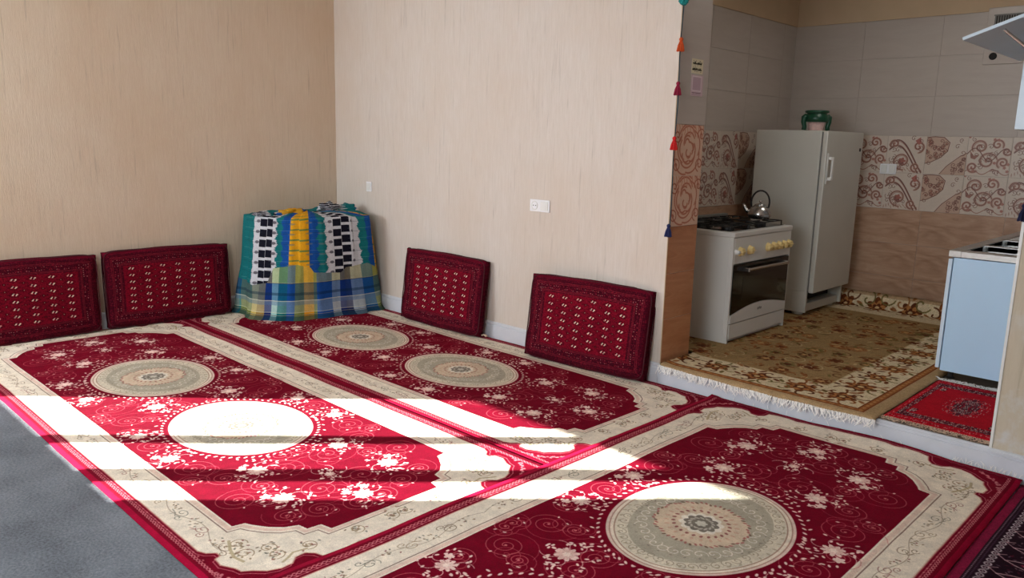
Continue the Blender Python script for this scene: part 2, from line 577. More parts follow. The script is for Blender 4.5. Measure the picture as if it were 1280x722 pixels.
def paint_cushion(v=0):
    W, H = .94, .60
    random.seed(11 + v)
    p = Pic(W, H, .0022, (72, 9, 25))
    for i in range(5200):
        x, y = random.uniform(.012, W - .012), random.uniform(.012, H - .012)
        c = random.choice([(44, 8, 20), (112, 16, 36), (60, 8, 24), (108, 26, 42)])
        p.ell(x, y, .004, .003, c, 0, .8)
    for d in (.045, .055, .10, .108):
        p.line([(d, d), (W - d, d), (W - d, H - d), (d, H - d)], .0028, (150, 44, 54), .75, True)
    n = 0
    for x in np.arange(.06, W - .05, .0155):
        for y in (.068, .088, H - .068, H - .088):
            p.ell(x + random.uniform(-.003, .003), y + random.uniform(-.003, .003), .0032, .0024, random.choice([(206, 150, 140), (170, 60, 66), (40, 8, 16)]), 0, .8)
    for y in np.arange(.1, H - .09, .0155):
        for x in (.068, .088, W - .068, W - .088):
            p.ell(x + random.uniform(-.003, .003), y, .003, .0034, random.choice([(206, 150, 140), (170, 60, 66), (40, 8, 16)]), 0, .8)
    a, b = .125, .115
    p.rect(a, W - a, b, H - b, (116, 11, 32))
    nx, ny = 6, 7
    sx, sy = (W - 2 * a) / nx, (H - 2 * b) / ny
    for i in range(nx):
        for j in range(ny):
            cx, cy = a + (i + .5) * sx, b + (j + .5) * sy
            for dx, dy in ((0, 0),):
                p.poly([(cx - .042, cy), (cx, cy - .021), (cx + .042, cy), (cx, cy + .021)], (76, 6, 22))
                p.poly([(cx - .031, cy), (cx, cy - .016), (cx + .031, cy), (cx, cy + .016)], (132, 14, 34))
                p.poly([(cx - .024, cy + .011), (cx - .006, cy + .009), (cx + .024, cy - .011), (cx + .006, cy - .009)], (28, 8, 14))
                p.poly([(cx - .021, cy - .004), (cx - .008, cy + .011), (cx - .001, cy + .008), (cx - .012, cy - .007)], (228, 206, 186))
                p.poly([(cx + .021, cy + .004), (cx + .008, cy - .011), (cx + .001, cy - .008), (cx + .012, cy + .007)], (228, 206, 186))
            if i < nx - 1 and j < ny - 1:
                qx, qy = cx + sx / 2, cy + sy / 2
                p.ell(qx, qy, .016, .010, (96, 8, 24)); p.ell(qx, qy, .007, .005, (40, 8, 16)); p.ell(qx, qy, .0028, .0028, (210, 160, 140))
                p.ell(qx + .022, qy, .003, .003, (40, 8, 16)); p.ell(qx - .022, qy, .003, .003, (40, 8, 16))
    for k in range(2600):
        p.ell(random.uniform(a, W - a), random.uniform(b, H - b), .0034, .0026, random.choice([(74, 8, 22), (150, 30, 44), (60, 8, 20)]), 0, .55)
    p.rect(0, W, H - .02, H, (110, 14, 36), .6)
    p.speck(.16)
    return p.a


def paint_dark_carpet():
    W, H = 1.5, 3.1
    p = Pic(W / 2, H / 2, .0028, (34, 14, 26))
    random.seed(4)
    # painted in a quadrant, mirrored; x measured from centre, so edge at W/2
    e = W / 2
    p.rect(e - .035, e, 0, H / 2, (118, 20, 52)); p.rect(0, e, H / 2 - .035, H / 2, (118, 20, 52))
    for d, c in ((.045, (150, 130, 140)),):
        for y in np.arange(0, H / 2 - d, .013): p.ell(e - d, y, .003, .004, c, 0, .8)
        for y in np.arange(0, H / 2 - d, .013): p.ell(e - d - .012, y + .006, .003, .004, (80, 60, 80), 0, .8)
    for y in np.arange(0.02, H / 2 - .08, .036):
        p.ell(e - .082, y, .014, .016, (176, 164, 170)); p.ell(e - .082, y, .008, .010, (48, 20, 36)); p.ell(e - .082, y, .003, .004, (190, 180, 180))
    for x in np.arange(0.02, e - .08, .036):
        p.ell(x, H / 2 - .082, .016, .014, (176, 164, 170)); p.ell(x, H / 2 - .082, .010, .008, (48, 20, 36))
    for k in range(1300):
        x, y = random.uniform(0, e - .11), random.uniform(0, H / 2 - .11)
        p.ell(x, y, .007, .003, random.choice([(120, 96, 112), (90, 20, 40), (20, 8, 18), (150, 120, 128)]), random.uniform(0, 3), .7)
    for y in np.arange(.06, H / 2 - .12, .13):
        for x in (e - .19, e - .42, e - .62):
            P = [(x - .07, y), (x - .02, y - .035), (x + .03, y - .02), (x + .07, y), (x + .03, y + .02), (x - .02, y + .035)]
            p.line(P, .006, (186, 150, 156), .9, True)
            p.ell(x, y, .02, .011, (110, 26, 50)); p.ell(x, y, .011, .007, (200, 180, 180)); p.ell(x, y, .005, .003, (40, 12, 26))
            p.line([(x + .07, y), (x + .10, y + .03), (x + .075, y + .05)], .005, (186, 150, 156), .8)
            p.line([(x - .07, y), (x - .10, y - .03), (x - .075, y - .06)], .005, (160, 130, 140), .8)
    p.speck(.2)
    return mirror4(p.a)


def paint_kitchen_carpet():
    W, H = 2.0, 3.1   # x 0..W with the right edge at W; y 0..H from the front edge
    p = Pic(W, H, .004, (158, 128, 88))
    random.seed(5)
    BRN = [(104, 56, 30), (130, 76, 40), (90, 50, 30), (146, 96, 58), (110, 96, 56)]
    CRM = (208, 190, 156)

    def frame(d0, d1, c):
        p.rect(d0, W - d0, d0, H - d0, c); return
    frame(.0, 0, (170, 142, 104)); frame(.075, 0, (120, 64, 34)); frame(.085, 0, (150, 92, 50)); frame(.115, 0, (110, 60, 34)); frame(.125, 0, CRM); frame(.40, 0, (190, 168, 128)); frame(.408, 0, (150, 122, 82)); p.rect(0, W, H - .30, H, CRM); p.rect(0, W, H - .03, H, (176, 146, 112))
    for y in np.arange(.1, H - .1, .05):
        for x in (.10, W - .10): p.ell(x, y, .008, .016, (186, 136, 84), 0, .8)
    for x in np.arange(.1, W - .1, .05):
        for y in (.10,): p.ell(x, y, .016, .008, (186, 136, 84), 0, .8)

    def bloom(cx, cy, r):
        c = random.choice(BRN[:3])
        a0 = random.uniform(0, 6)
        r *= 1.15; p.flower(cx, cy, r, 6, c, .5, a0); p.flower(cx, cy, r * .72, 6, (168, 112, 64), .5, a0 + .3); p.flower(cx, cy, r * .45, 5, (88, 46, 28), .4, a0)
        p.ell(cx, cy, r * .2, r * .2, (200, 170, 120))
        for k in range(4):
            a = a0 + k * 1.6
            p.spiral(cx + r * 1.2 * math.cos(a), cy + r * 1.2 * math.sin(a), .008, r * .8, a, .8, .012, random.choice(BRN), .9)
            p.ell(cx + r * 1.35 * math.cos(a + .6), cy + r * 1.35 * math.sin(a + .6), .028, .012, random.choice(BRN), a)
    for y in np.arange(.26, H - .2, .27):
        for x in (.26, W - .26): bloom(x, y, .065 + .02 * random.random())
    for x in np.arange(.42, W - .35, .27):
        for y in (.26, H - .13): bloom(x, y, .065 + .02 * random.random())
    for y in np.arange(.5, H - .4, .17):
        for x in np.arange(.5, W - .42, .18):
            cx, cy = x + random.uniform(-.05, .05), y + random.uniform(-.05, .05)
            r = random.uniform(.04, .07)
            if random.random() < .8:
                p.flower(cx, cy, r, 6, random.choice(BRN), .5); p.flower(cx, cy, r * .5, 5, random.choice([(180, 140, 90), (88, 48, 30)]), .4)
            for k in range(5):
                a = random.uniform(0, 6.28)
                p.ell(cx + .07 * math.cos(a), cy + .07 * math.sin(a), .026, .010, random.choice(BRN + [(186, 158, 112)]), a + 1, .85)
            p.spiral(cx, cy, .01, .085, random.uniform(0, 6), 1.1, .008, random.choice(BRN + [(190, 166, 124)]), .7)
    p.speck(.12)
    return p.a


def paint_small_rug():
    W, H = .54, .94
    p = Pic(W / 2, H / 2, .0025, (176, 20, 36))
    random.seed(9)
    e, h = W / 2, H / 2
    DK, WH = (40, 24, 34), (196, 176, 168)

    def dots(x0, x1, y0, y1, n, cs):
        for k in range(n):
            x, y = random.uniform(x0, x1), random.uniform(y0, y1)
            p.ell(x, y, .005, .0035, random.choice(cs), random.uniform(0, 3), .85)
    for (x0, x1, y0, y1, n) in ((e - .085, e - .045, 0, h - .05, 260), (0, e - .05, h - .10, h - .055, 170)):
        p.rect(x0, x1, y0, y1, (70, 22, 34), .75); dots(x0, x1, y0, y1, n, [WH, (150, 30, 44), DK, (120, 110, 110)])
    for (x0, x1, y0, y1, n) in ((e - .03, e - .012, 0, h, 70), (0, e, h - .04, h - .02, 50)):
        dots(x0, x1, y0, y1, n, [(214, 130, 130), (130, 20, 34)])
    for k in range(50):
        a = random.uniform(0, math.pi / 2)
        p.ell(e - .10 - .035 * random.random(), h - .12 - .05 * random.random(), .006, .004, random.choice([WH, DK]), a, .8)
    p.flower(0, 0, .105, 8, (90, 30, 44), .3)
    for k in range(150):
        a = random.uniform(0, math.pi / 2); r = random.uniform(0, .12)
        p.ell(r * math.cos(a), 1.25 * r * math.sin(a), .0055, .0035, random.choice([WH, DK, (160, 24, 40), (120, 110, 110)]), a * 3, .85)
    for k in range(34):
        a = random.uniform(0, math.pi / 2); r = random.uniform(.13, .19)
        p.ell(.6 * r * math.cos(a), 1.1 * r * math.sin(a), .005, .0035, random.choice([WH, (110, 20, 36)]), a * 3, .7)
    p.speck(.15)
    return mirror4(p.a)


def paint_tile(kind):
    W, H = .31, .31
    p = Pic(W, H, .0016, (206, 192, 178))
    random.seed(20 + kind)
    D, M, F = (112, 72, 62), (150, 100, 86), (176, 130, 112)

    def curl(cx, cy, r, a, t, sx=1, sy=1):
        p.spiral(cx, cy, .006, r, a, t, .016, F, .55, sx, sy); p.spiral(cx, cy, .006, r, a, t, .005, D, .95, sx, sy)
        p.spiral(cx, cy, .006, r * .8, a + .2, t, .003, M, .9, sx, sy)
    if kind == 0:      # big acanthus scroll
        for o in (0, .012, .045, .055):
            T = np.linspace(0, 1, 40)
            p.line(np.c_[.02 + .27 * T, .19 + .09 * np.sin(T * 3.6 + .6) - o * .9 - .10 * T * T], .010 if o in (0, .055) else .004, D if o in (0, .055) else M, .9)
        curl(.13, .10, .075, .5, 1.7); curl(.06, .24, .04, 2, 1.3); curl(.25, .22, .05, 1, -1.4); curl(.24, .05, .04, 3, 1.3)
        p.flower(.13, .10, .03, 5, (160, 96, 84), .4); p.poly([(.22, .27), (.26, .30), (.27, .25), (.25, .235)], (168, 100, 90))
        for k in range(14): p.ell(.02 + .02 * k, .018 + .01 * (k % 3), .003, .014, M, .1 * k, .8)
    elif kind == 1:    # heart of small flowers, plain ground beside it
        T = np.linspace(0, 1, 40)
        hp = [(0, .30), (.06, .305), (.13, .30), (.175, .26), (.165, .19), (.12, .14), (.05, .10), (0, .085)]
        p.poly(hp, (190, 160, 140)); p.line(hp, .006, D, .9)
        for k in range(17):
            x, y = random.uniform(.005, .15), random.uniform(.13, .29)
            p.spiral(x, y, .004, .022, k, 1.2, .0045, D, .8); p.flower(x, y, .010, 5, M, .4)
        hp2 = [(.31, .18), (.26, .15), (.17, .07), (.12, .0), (.31, .0)]
        p.poly(hp2, (190, 160, 140)); p.line(hp2[:4], .005, D, .9)
        for k in range(11):
            x = random.uniform(.2, .3); y = random.uniform(.01, .02 + (x - .14) * .8)
            p.spiral(x, y, .003, .018, k, 1.2, .004, D, .8)
    elif kind == 2:              # small interlaced scrolls
        curl(.09, .23, .06, 0, 1.6); curl(.21, .25, .045, 2, -1.4); curl(.15, .12, .07, 4, -1.6); curl(.26, .11, .045, 1, 1.5); curl(.05, .07, .045, 3, 1.4); curl(.28, .2, .035, 5, 1.2)
        T = np.linspace(0, 1, 30)
        p.line(np.c_[.31 * T, .17 + .05 * np.sin(T * 9)], .007, D, .9); p.line(np.c_[.31 * T, .035 + .02 * np.sin(T * 12)], .006, M, .9)
        p.poly([(.02, .2), (.05, .16), (.09, .17), (.06, .13), (.03, .14)], M)
        for k in range(8): p.flower(random.uniform(0, .31), random.uniform(0, .31), .013, 5, (166, 112, 98), .4)
    else:              # rose of curling petals, terracotta on peach
        p.a[:] = np.array((216, 182, 158), np.float32) / 255
        RD, RM = (168, 92, 66), (196, 130, 102)
        for i, rr in enumerate((.13, .105, .08, .055, .032)):
            for k in range(4):
                a0 = k * 1.57 + i * 1.1 + random.uniform(-.5, .5); cxo, cyo = random.uniform(-.02, .02), random.uniform(-.02, .02)
                T = np.linspace(0, 1, 16)
                q = np.c_[.155 + cxo + (rr + .012 * np.sin(T * 3.1)) * np.cos(a0 + T * 1.5), .165 + cyo + 1.1 * (rr + .012 * np.sin(T * 3.1)) * np.sin(a0 + T * 1.5)]
                p.line(q, .013, RM, .6); p.line(q, .006, RD, .9)
        for k in range(11):
            p.line([(.01 + .029 * k, .31), (.02 + .029 * k, .27 + .02 * math.sin(k)), (.012 + .029 * k, .25)], .007, RM, .8)
        for cx, cy, a in ((.03, .06, 0), (.28, .07, 2), (.03, .24, 4), (.29, .25, 1)):
            p.spiral(cx, cy, .005, .045, a, 1.4, .008, RD, .85)
    if kind < 3:
        for k in range(16):
            x, y = random.uniform(.02, .29), random.uniform(.02, .29)
            if kind == 1 and .16 < x + (.25 - y) * .6 < .24: continue
            p.spiral(x, y, .003, random.uniform(.014, .026), k, random.choice((1.2, -1.1)), .0038, D, .75)
    p.speck(.04)
    return p.a


def paint_cloth():
    """ikat columns above, plaid below; u = metres along the girth, v = height"""
    W, H = CLOTH_W, 1.25
    p = Pic(W, H, .0028, (26, 108, 112))
    random.seed(2)
    TEAL, BLUE, YEL, WHT, BLK, OLV, NAV = (14, 98, 100), (26, 74, 146), (216, 156, 32), (196, 198, 204), (22, 22, 34), (112, 124, 62), (22, 34, 96)
    U = lambda px: np.interp(px, CLOTH_PX, CLOTH_U)

    def jag(x0, x1, y0, y1, col, amp=.014, per=.083):
        ys = np.arange(y0, y1, .0028)
        j = lambda s: np.array([amp * (1.0 - abs(((y + s * .01) / per) % 1 - .5) * 3.4) + random.uniform(-.009, .009) for y in ys])
        p.poly(np.vstack([np.c_[x0 - j(0), ys], np.c_[x1 + j(1), ys][::-1]]), col)
    y0, y1 = 0.0, H
    jag(U(352), U(366), y0, y1, BLUE, .012); jag(U(383), U(398), y0, y1, BLUE, .02)
    jag(U(316), U(344), y0, y1, WHT, .012)
    jag(U(409), U(451), y0, y1, WHT, .016)
    jag(U(461), U(480), y0, y1, BLUE, .008)
    p.rect(U(361), U(387), y0, y1, YEL); p.rect(U(467), U(483), y0, y1, YEL)
    per = .083
    for k in range(-1, 16):
        y = k * per
        for a, b, o in ((U(323), U(330.7), 0), (U(331), U(339), .006), (U(418.5), U(428.5), 0), (U(429), U(439.5), .03)):
            p.rect(a, b, y + o, y + o + per * .72, BLK)
        for px in (320, 341, 415, 443): p.ell(U(px), y + .04, .018, .012, (96, 92, 100), 0, .9)
        p.rect(U(361), U(374), y + .06, y + .073, OLV); p.rect(U(374.3), U(387), y + .052, y + .066, OLV); p.rect(U(467), U(483), y + .06, y + .075, OLV)
        for px in (363, 387, 403): p.ell(U(px), y + .03, .03, .008, (120, 120, 120), 0, .6)
        for a, b in ((300, 326), (336, 363), (387, 420), (437, 469)):
            p.line([(U(a), y + .035), (U(b), y + .035)], .0028, (40, 60, 70), .55)
            p.line([(U(a), y + .06), (U(b), y + .06)], .002, (190, 200, 200), .45)
    # plaid hem hanging below an uneven fold line
    hem = [(0, .30), (U(318), .27), (U(335), .30), (U(342), .42), (U(372), .45), (U(388), .42), (U(392), .38), (U(425), .36), (U(432), .40), (U(458), .42), (U(480), .36), (W, .36), (W, 0), (0, 0)]
    tmp = Pic(W, H, .0028, (60, 90, 90))
    cols = [(295, 306, TEAL), (306, 318, OLV), (318, 326, (196, 172, 90)), (326, 334, (150, 120, 60)), (334, 341, NAV), (341, 350, (150, 196, 190)), (350, 360, TEAL), (360, 370, (24, 76, 150)), (370, 379, OLV),
            (379, 384, (220, 150, 30)), (384, 391, (214, 150, 36)), (391, 395, OLV), (395, 414, (30, 76, 152)), (414, 424, (160, 176, 190)), (424, 430, NAV), (430, 437, (34, 40, 80)), (437, 449, (150, 164, 180)), (449, 464, (30, 84, 136)), (464, 472, OLV), (472, 492, (188, 170, 96))]
    for a, b, c in cols: tmp.rect(U(a), U(b), 0, H, c)
    for ya, yb, c, al in ((.30, .46, (196, 178, 96), .45), (.12, .30, (24, 70, 140), .45), (.06, .16, (196, 200, 190), .38), (-.1, .03, (30, 56, 70), .6), (.20, .22, (20, 40, 60), .4)):
        tmp.rect(0, W, ya, yb, c, al)
    for y in (.30, .155, .06, .04): tmp.line([(0, y), (W, y)], .004, (226, 222, 190), .8)
    for y in (.31, .05): tmp.line([(0, y - .012), (W, y - .012)], .004, (20, 24, 40), .8)
    m = Pic(W, H, .0028, (0, 0, 0)); m.poly(hem, (255, 255, 255))
    p.a = np.where(m.a > .5, tmp.a, p.a)
    p.speck(.07)
    return p.a


# ------------------------------------------------------------------ materials
M = {}
M['wall'] = wallpaper('rough_wallpaper', (206, 195, 184), (220, 211, 203), (206, 187, 168), 0)
M['wall_warm'] = wallpaper('rough_wallpaper_warm', (205, 186, 164), (218, 202, 182), (198, 170, 140), 0)
M['pillar'] = wallpaper('stained_pillar_paper', (196, 184, 164), (206, 196, 178), (188, 170, 142), 0, stains=(.1, 1.1, (206, 204, 200)))
M['ceiling'] = plain('ceiling_paint', (228, 222, 212), .9)
M['tan'] = plain('kitchen_tan_paint', (196, 170, 138), .8, var=.05, scale=5, bump=.2)
M['base'] = plain('baseboard_glazed', (208, 210, 216), .35, var=.05, scale=6)
M['step'] = plain('step_pvc', (206, 210, 218), .35, var=.06, scale=9)
M['grout'] = plain('grout', (176, 164, 154), .9)
M['tile_plain'] = marble('tile_plain_cream', (180, 168, 158), (184, 173, 163), (189, 178, 168), .3, (1, 1, 6))
M['tile_marble'] = marble('tile_tan_marble', (156, 118, 92), (178, 142, 116), (196, 164, 138), .3)
M['tile_brown'] = marble('tile_brown_marble', (164, 106, 70), (182, 124, 86), (196, 144, 106), .35)
M['kfloor'] = plain('kitchen_floor_tile', (120, 104, 88), .5, var=.1, scale=8)
M['white'] = plain('white_enamel', (214, 212, 206), .28, var=.03, scale=3)
M['white_fridge'] = plain('fridge_enamel', (200, 198, 188), .3, var=.03, scale=3)
M['white_plastic'] = plain('white_plastic', (226, 226, 222), .4, var=.02)
M['blackglass'] = plain('black_glass', (10, 9, 9), .06, var=.1)
M['blackiron'] = plain('black_iron', (20, 19, 18), .5, var=.2, bump=.2)
M['steel'] = plain('steel', (190, 188, 184), .22, 1.0, var=.05)
M['brushed'] = plain('brushed_steel', (186, 184, 180), .35, 1.0, var=.06, scale=60)
M['cream_knob'] = plain('cream_knob', (232, 206, 140), .4, var=.05)
M['dark'] = plain('dark_gap', (30, 26, 24), .8)
M['grey'] = plain('grey_gasket', (120, 118, 112), .6)
M['skytint_panel'] = plain('white_panel_sky_tint', (190, 224, 252), .3, var=.03, scale=2)  # whitish panel, blue of the reflected sky put into its base colour
M['cabwhite'] = plain('cabinet_white', (214, 232, 246), .3, var=.03, scale=2)  # white with some sky blue mixed into the base colour
M['floor'] = None
M['green'] = plain('green_enamel', (8, 66, 42), .35, var=.08)
M['pink'] = plain('pink_white', (226, 190, 184), .5, var=.12, scale=60)
M['fringe'] = plain('fringe_cotton', (244, 242, 238), .95, var=.1, scale=80)
M['fringe_pink'] = plain('fringe_beige', (206, 180, 156), .95, var=.1, scale=80)
M['cord'] = plain('dark_cord', (40, 60, 70), .9)
M['maroon'] = plain('maroon_cloth', (68, 9, 23), .95, var=.25, scale=120, bump=.4)
M['frame'] = plain('window_frame_white', (225, 225, 225), .5)
M['plate'] = plain('plate_white', (236, 236, 238), .35, var=.02)
M['gold'] = plain('yellow_ochre', (210, 150, 50), .6)
# short-pile grey carpet underfoot
m, nt, b = newmat('grey_carpet')
tc = nt.nodes.new('ShaderNodeTexCoord')
n1 = nt.nodes.new('ShaderNodeTexNoise'); n1.inputs['Scale'].default_value = 90; n1.inputs['Detail'].default_value = 6
n2 = nt.nodes.new('ShaderNodeTexNoise'); n2.inputs['Scale'].default_value = 3.5; n2.inputs['Detail'].default_value = 5
nt.links.new(tc.outputs['Object'], n1.inputs['Vector']); nt.links.new(tc.outputs['Object'], n2.inputs['Vector'])
ad = nt.nodes.new('ShaderNodeMath'); ad.operation = 'ADD'
nt.links.new(n1.outputs['Fac'], ad.inputs[0]); nt.links.new(n2.outputs['Fac'], ad.inputs[1])
rp = nt.nodes.new('ShaderNodeValToRGB')
mr = nt.nodes.new('ShaderNodeMapRange'); mr.inputs['From Min'].default_value = .7; mr.inputs['From Max'].default_value = 1.3
nt.links.new(ad.outputs[0], mr.inputs['Value']); nt.links.new(mr.outputs['Result'], rp.inputs['Fac'])
rp.color_ramp.elements[0].color = lin((76, 81, 88)); rp.color_ramp.elements[1].color = lin((122, 127, 134))
nt.links.new(rp.outputs['Color'], b.inputs['Base Color'])
b.inputs['Roughness'].default_value = 1.0
bp = nt.nodes.new('ShaderNodeBump'); bp.inputs['Strength'].default_value = .7; bp.inputs['Distance'].default_value = .006
nt.links.new(n1.outputs['Fac'], bp.inputs['Height']); nt.links.new(bp.outputs['Normal'], b.inputs['Normal'])
M['floor'] = m
# clear window glass: transparent with a slight tint
m, nt, b = newmat('window_glass')
tr = nt.nodes.new('ShaderNodeBsdfTransparent'); tr.inputs[0].default_value = (.93, .96, .95, 1)
gl = nt.nodes.new('ShaderNodeBsdfGlossy'); gl.inputs['Roughness'].default_value = .05
ms = nt.nodes.new('ShaderNodeMixShader'); ms.inputs[0].default_value = .06
nt.links.new(tr.outputs[0], ms.inputs[1]); nt.links.new(gl.outputs[0], ms.inputs[2])
nt.links.new(ms.outputs[0], nt.nodes['Material Output'].inputs['Surface'])
M['glass'] = m

# ------------------------------------------------------------------ room shell
XL, YB, XW, XP = -6.27, 4.12, -2.66, -.80     # left wall, back wall, opening edge, right pillar edge
KX0, KX1, KY1, KZ, CZ = -3.39, -.72, 7.17, .13, 2.9
YW, XALC, XR = -.9, -7.6, 2.4
FB = 8


def S(name, *a, **k):
    return box(name, *a, kind='structure', **k)


fl = S('floor', XALC, XR, YW - .12, YB, -.1, 0, M['floor'])
S('ceiling', XALC - .1, XR + .1, YW - .12, KY1 + .1, CZ, CZ + .1, M['ceiling'])
S('wall_left', XL - .12, XL, .5, YB + .12, -.1, CZ, M['wall_warm'])
S('wall_left', XALC - .1, XALC, YW - .12, .62, -.1, CZ, M['wall_warm'])
S('wall_left', XALC, XL - .12, .5, .62, -.1, CZ, M['wall_warm'])
S('wall_back', XL - .12, XW, YB, YB + .33, -.1, CZ, M['wall'])
S('wall_back', XP, XR + .1, YB, YB + .14, 0, CZ, M['pillar'])
S('wall_right', XR, XR + .1, YW - .12, YB + .14, -.1, CZ, M['wall'])
# window wall behind the camera: opening of window 1 lets the sun in
W1a, W1b, Z0, Z1 = -6.90, -5.04, 1.072, 2.235
S('wall_front', XALC, W1a, YW - .12, YW, -.1, CZ, M['wall'])
S('wall_front', W1a, W1b, YW - .12, YW, -.1, Z0, M['wall'])
S('wall_front', W1a, W1b, YW - .12, YW, Z1, CZ, M['wall'])
S('wall_front', W1b, XR, YW - .12, YW, -.1, CZ, M['wall'])
w1 = empty('window_1', (0, 0, 0), kind='structure')
for xa, xb in ((-6.015, -5.87), (-5.46, -5.28)):
    box('mullion', xa - .005, xb - .037, YW - .04, YW - .005, Z0, Z1, M['frame'], w1)
for xa, xb in ((-6.90, -6.02), (-5.907, -5.465), (-5.317, -5.04)):
    box('pane', xa, xb, YW - .03, YW - .026, Z0 + .001, Z1 - .001, M['glass'], w1)
# added opaque white panels behind the unseen fill lamp, no known window
backing = empty('added_fill_backing', (0, 0, 0), kind='structure')
for i in range(3):
    box('pane', -3.2 + i * .88, -2.36 + i * .88, YW, YW + .02, .9, 2.3, M['plate'], backing)

# kitchen platform and walls
S('floor_kitchen', KX0 - .1, KX1 + .1, YB + .01, KY1 + .1, -.1, KZ, M['kfloor'])
S('wall_kitchen_left', KX0 - .1, KX0, YB + .33, KY1 + .1, 0, CZ, M['grout'])
S('wall_kitchen_right', KX1, KX1 + .1, YB + .14, KY1 + .1, 0, CZ, M['grout'])
S('wall_kitchen_back', KX0 - .1, KX1 + .1, KY1, KY1 + .1, 0, CZ, M['grout'])
# tan painted strip above the tiles
S('trim_1', KX0, KX1, KY1 - .012, KY1, 2.575, CZ, M['tan'])
S('trim_2', KX0, KX0 + .012, YB + .33, KY1 - .012, 2.575, CZ, M['tan'])

# tiles: each one its own piece
TM = [printed('tile_scroll_%s' % n, paint_tile(i), rough=.3, pile=0, var=.05, spec=.5) for i, n in enumerate(('acanthus', 'heart', 'interlace', 'rose'))]
TILE_MESH = {}


def tile_mesh(w, h, mat, uvspan=(0, 1)):
    key = (round(w, 3), round(h, 3), mat.name, uvspan)
    if key in TILE_MESH: return TILE_MESH[key]
    bm = bmesh.new()
    g = .0010
    vs = abox(bm, g, w - g, -.004, 0, g, h - g, .0012, 1)
    uvl = bm.loops.layers.uv.new('UVMap')
    for f in bm.faces:
        for l in f.loops:
            l[uvl].uv = (uvspan[0] + (uvspan[1] - uvspan[0]) * l.vert.co.x / w, l.vert.co.z / h)
    me = bpy.data.meshes.new('tile')
    bm.to_mesh(me); bm.free()
    me.materials.append(mat)
    TILE_MESH[key] = me
    return me


def tile(parent, x, y, z, rz, w, h, mat, uvspan=(0, 1)):
    o = bpy.data.objects.new('tile', tile_mesh(w, h, mat, uvspan))
    COL.objects.link(o)
    o.location = (x, y, z)
    o.rotation_euler = (0, 0, rz)
    o.parent = parent
    return o


def tile_wall(parent, origin, rz, length, big=.62, off=0.0, seq=0, first=0.0, lower=None, upper=None, small=.31, rows_up=True):
    """origin: floor corner at the left end seen from the front; rz: wall direction"""
    c, s = math.cos(rz), math.sin(rz)
    lower = lower or M['tile_marble']; upper = upper or M['tile_plain']
    zs = [(KZ, .285), (.415, .29), (.705, .295)]

    def run(z, h, w, pick, start):
        x = start
        k = 0
        while x < length - .004:
            a, b_ = max(0, x), min(length, x + w)
            if b_ - a > .01:
                mt = pick(k)
                tile(parent, origin[0] + c * a, origin[1] + s * a, z, rz, b_ - a, h, mt, ((a - x) / w, (b_ - x) / w))
            x += w
            k += 1
    for z, h in zs: run(z, h, big, lambda k: lower, first)
    for r in range(2): run(1.0 + .31 * r, .31, small, lambda k: TM[(k + seq) % 3], off)
    z = 1.62
    if rows_up:
        for h in (.32, .32, .315): run(z, h, big, lambda k: upper, first); z += h


tb = empty('tile_lining', (0, 0, 0), kind='structure')
tb.name = 'wall_kitchen_back_tiling'
tile_wall(tb, (KX0, KY1, 0), 0, KX1 - KX0, off=-.02, seq=0)          # joints at -2.17, -1.86 ...
tl = empty('wall_kitchen_left_tiling', (0, 0, 0), kind='structure')
tile_wall(tl, (KX0, YB + .33, 0), math.pi / 2, KY1 - YB - .33, off=-.05, seq=1)
# the reveal of the opening, one tile deep; front of a tile faces +x
tr_ = empty('wall_reveal_tiling', (0, 0, 0), kind='structure')
cw = .325
for z, h in ((KZ, .285), (.415, .29), (.705, .295)): tile(tr_, XW, YB + .004, z, math.pi / 2, cw, h, M['tile_brown'])
for r in range(2): tile(tr_, XW, YB + .004, 1 + .31 * r, math.pi / 2, cw, .31, TM[3])
S('trim_3', XW, XW + .005, YB + .003, YB + .33, 1.62, CZ, M['tile_plain'])
S('trim_4', XW - .0, XW + .004, YB - .002, YB + .005, KZ, CZ, M['tan'])
S('trim_5', XP - .012, XP, YB - .004, YB + .14, KZ, CZ, M['white_plastic'])
S('trim_6', KX1 - .004, KX1, YB + .14, KY1, KZ, CZ, M['tile_plain'])


# skirting with a moulded top, profile swept along a wall
def moulding(name, p0, p1, nrm, h, mat, parent=None):
    prof = [(0, 0), (.018, 0), (.018, h * .78), (.0145, h * .80), (.0145, h * .83), (.018, h * .85), (.018, h * .90), (.012, h * .94), (.012, h * .96), (.006, h), (0, h)]
    bm = bmesh.new()
    rings = []
    for p in (p0, p1):
        rings.append([bm.verts.new((p[0] + nrm[0] * d, p[1] + nrm[1] * d, p[2] + z)) for d, z in prof])
    n = len(prof)
    for k in range(n):
        bm.faces.new((rings[0][k], rings[1][k], rings[1][(k + 1) % n], rings[0][(k + 1) % n]))
    bm.faces.new(rings[0]); bm.faces.new(list(reversed(rings[1])))
    bmesh.ops.recalc_face_normals(bm, faces=bm.faces)
    o = ob(name, bm, mat, parent)
    o['kind'] = 'structure'
    return o


moulding('baseboard_back', (XL, YB, 0), (XW, YB, 0), (0, -1), .135, M['base'])
moulding('baseboard_step', (XW, YB + .01, 0), (XP, YB + .01, 0), (0, -1.3), .131, M['step'])
moulding('baseboard_right', (XP, YB, 0), (XR, YB, 0), (0, -1.4), .131, M['step'])
moulding('baseboard_left', (XL, YB, 0), (XL, .5, 0), (1, 0), .135, M['base'])


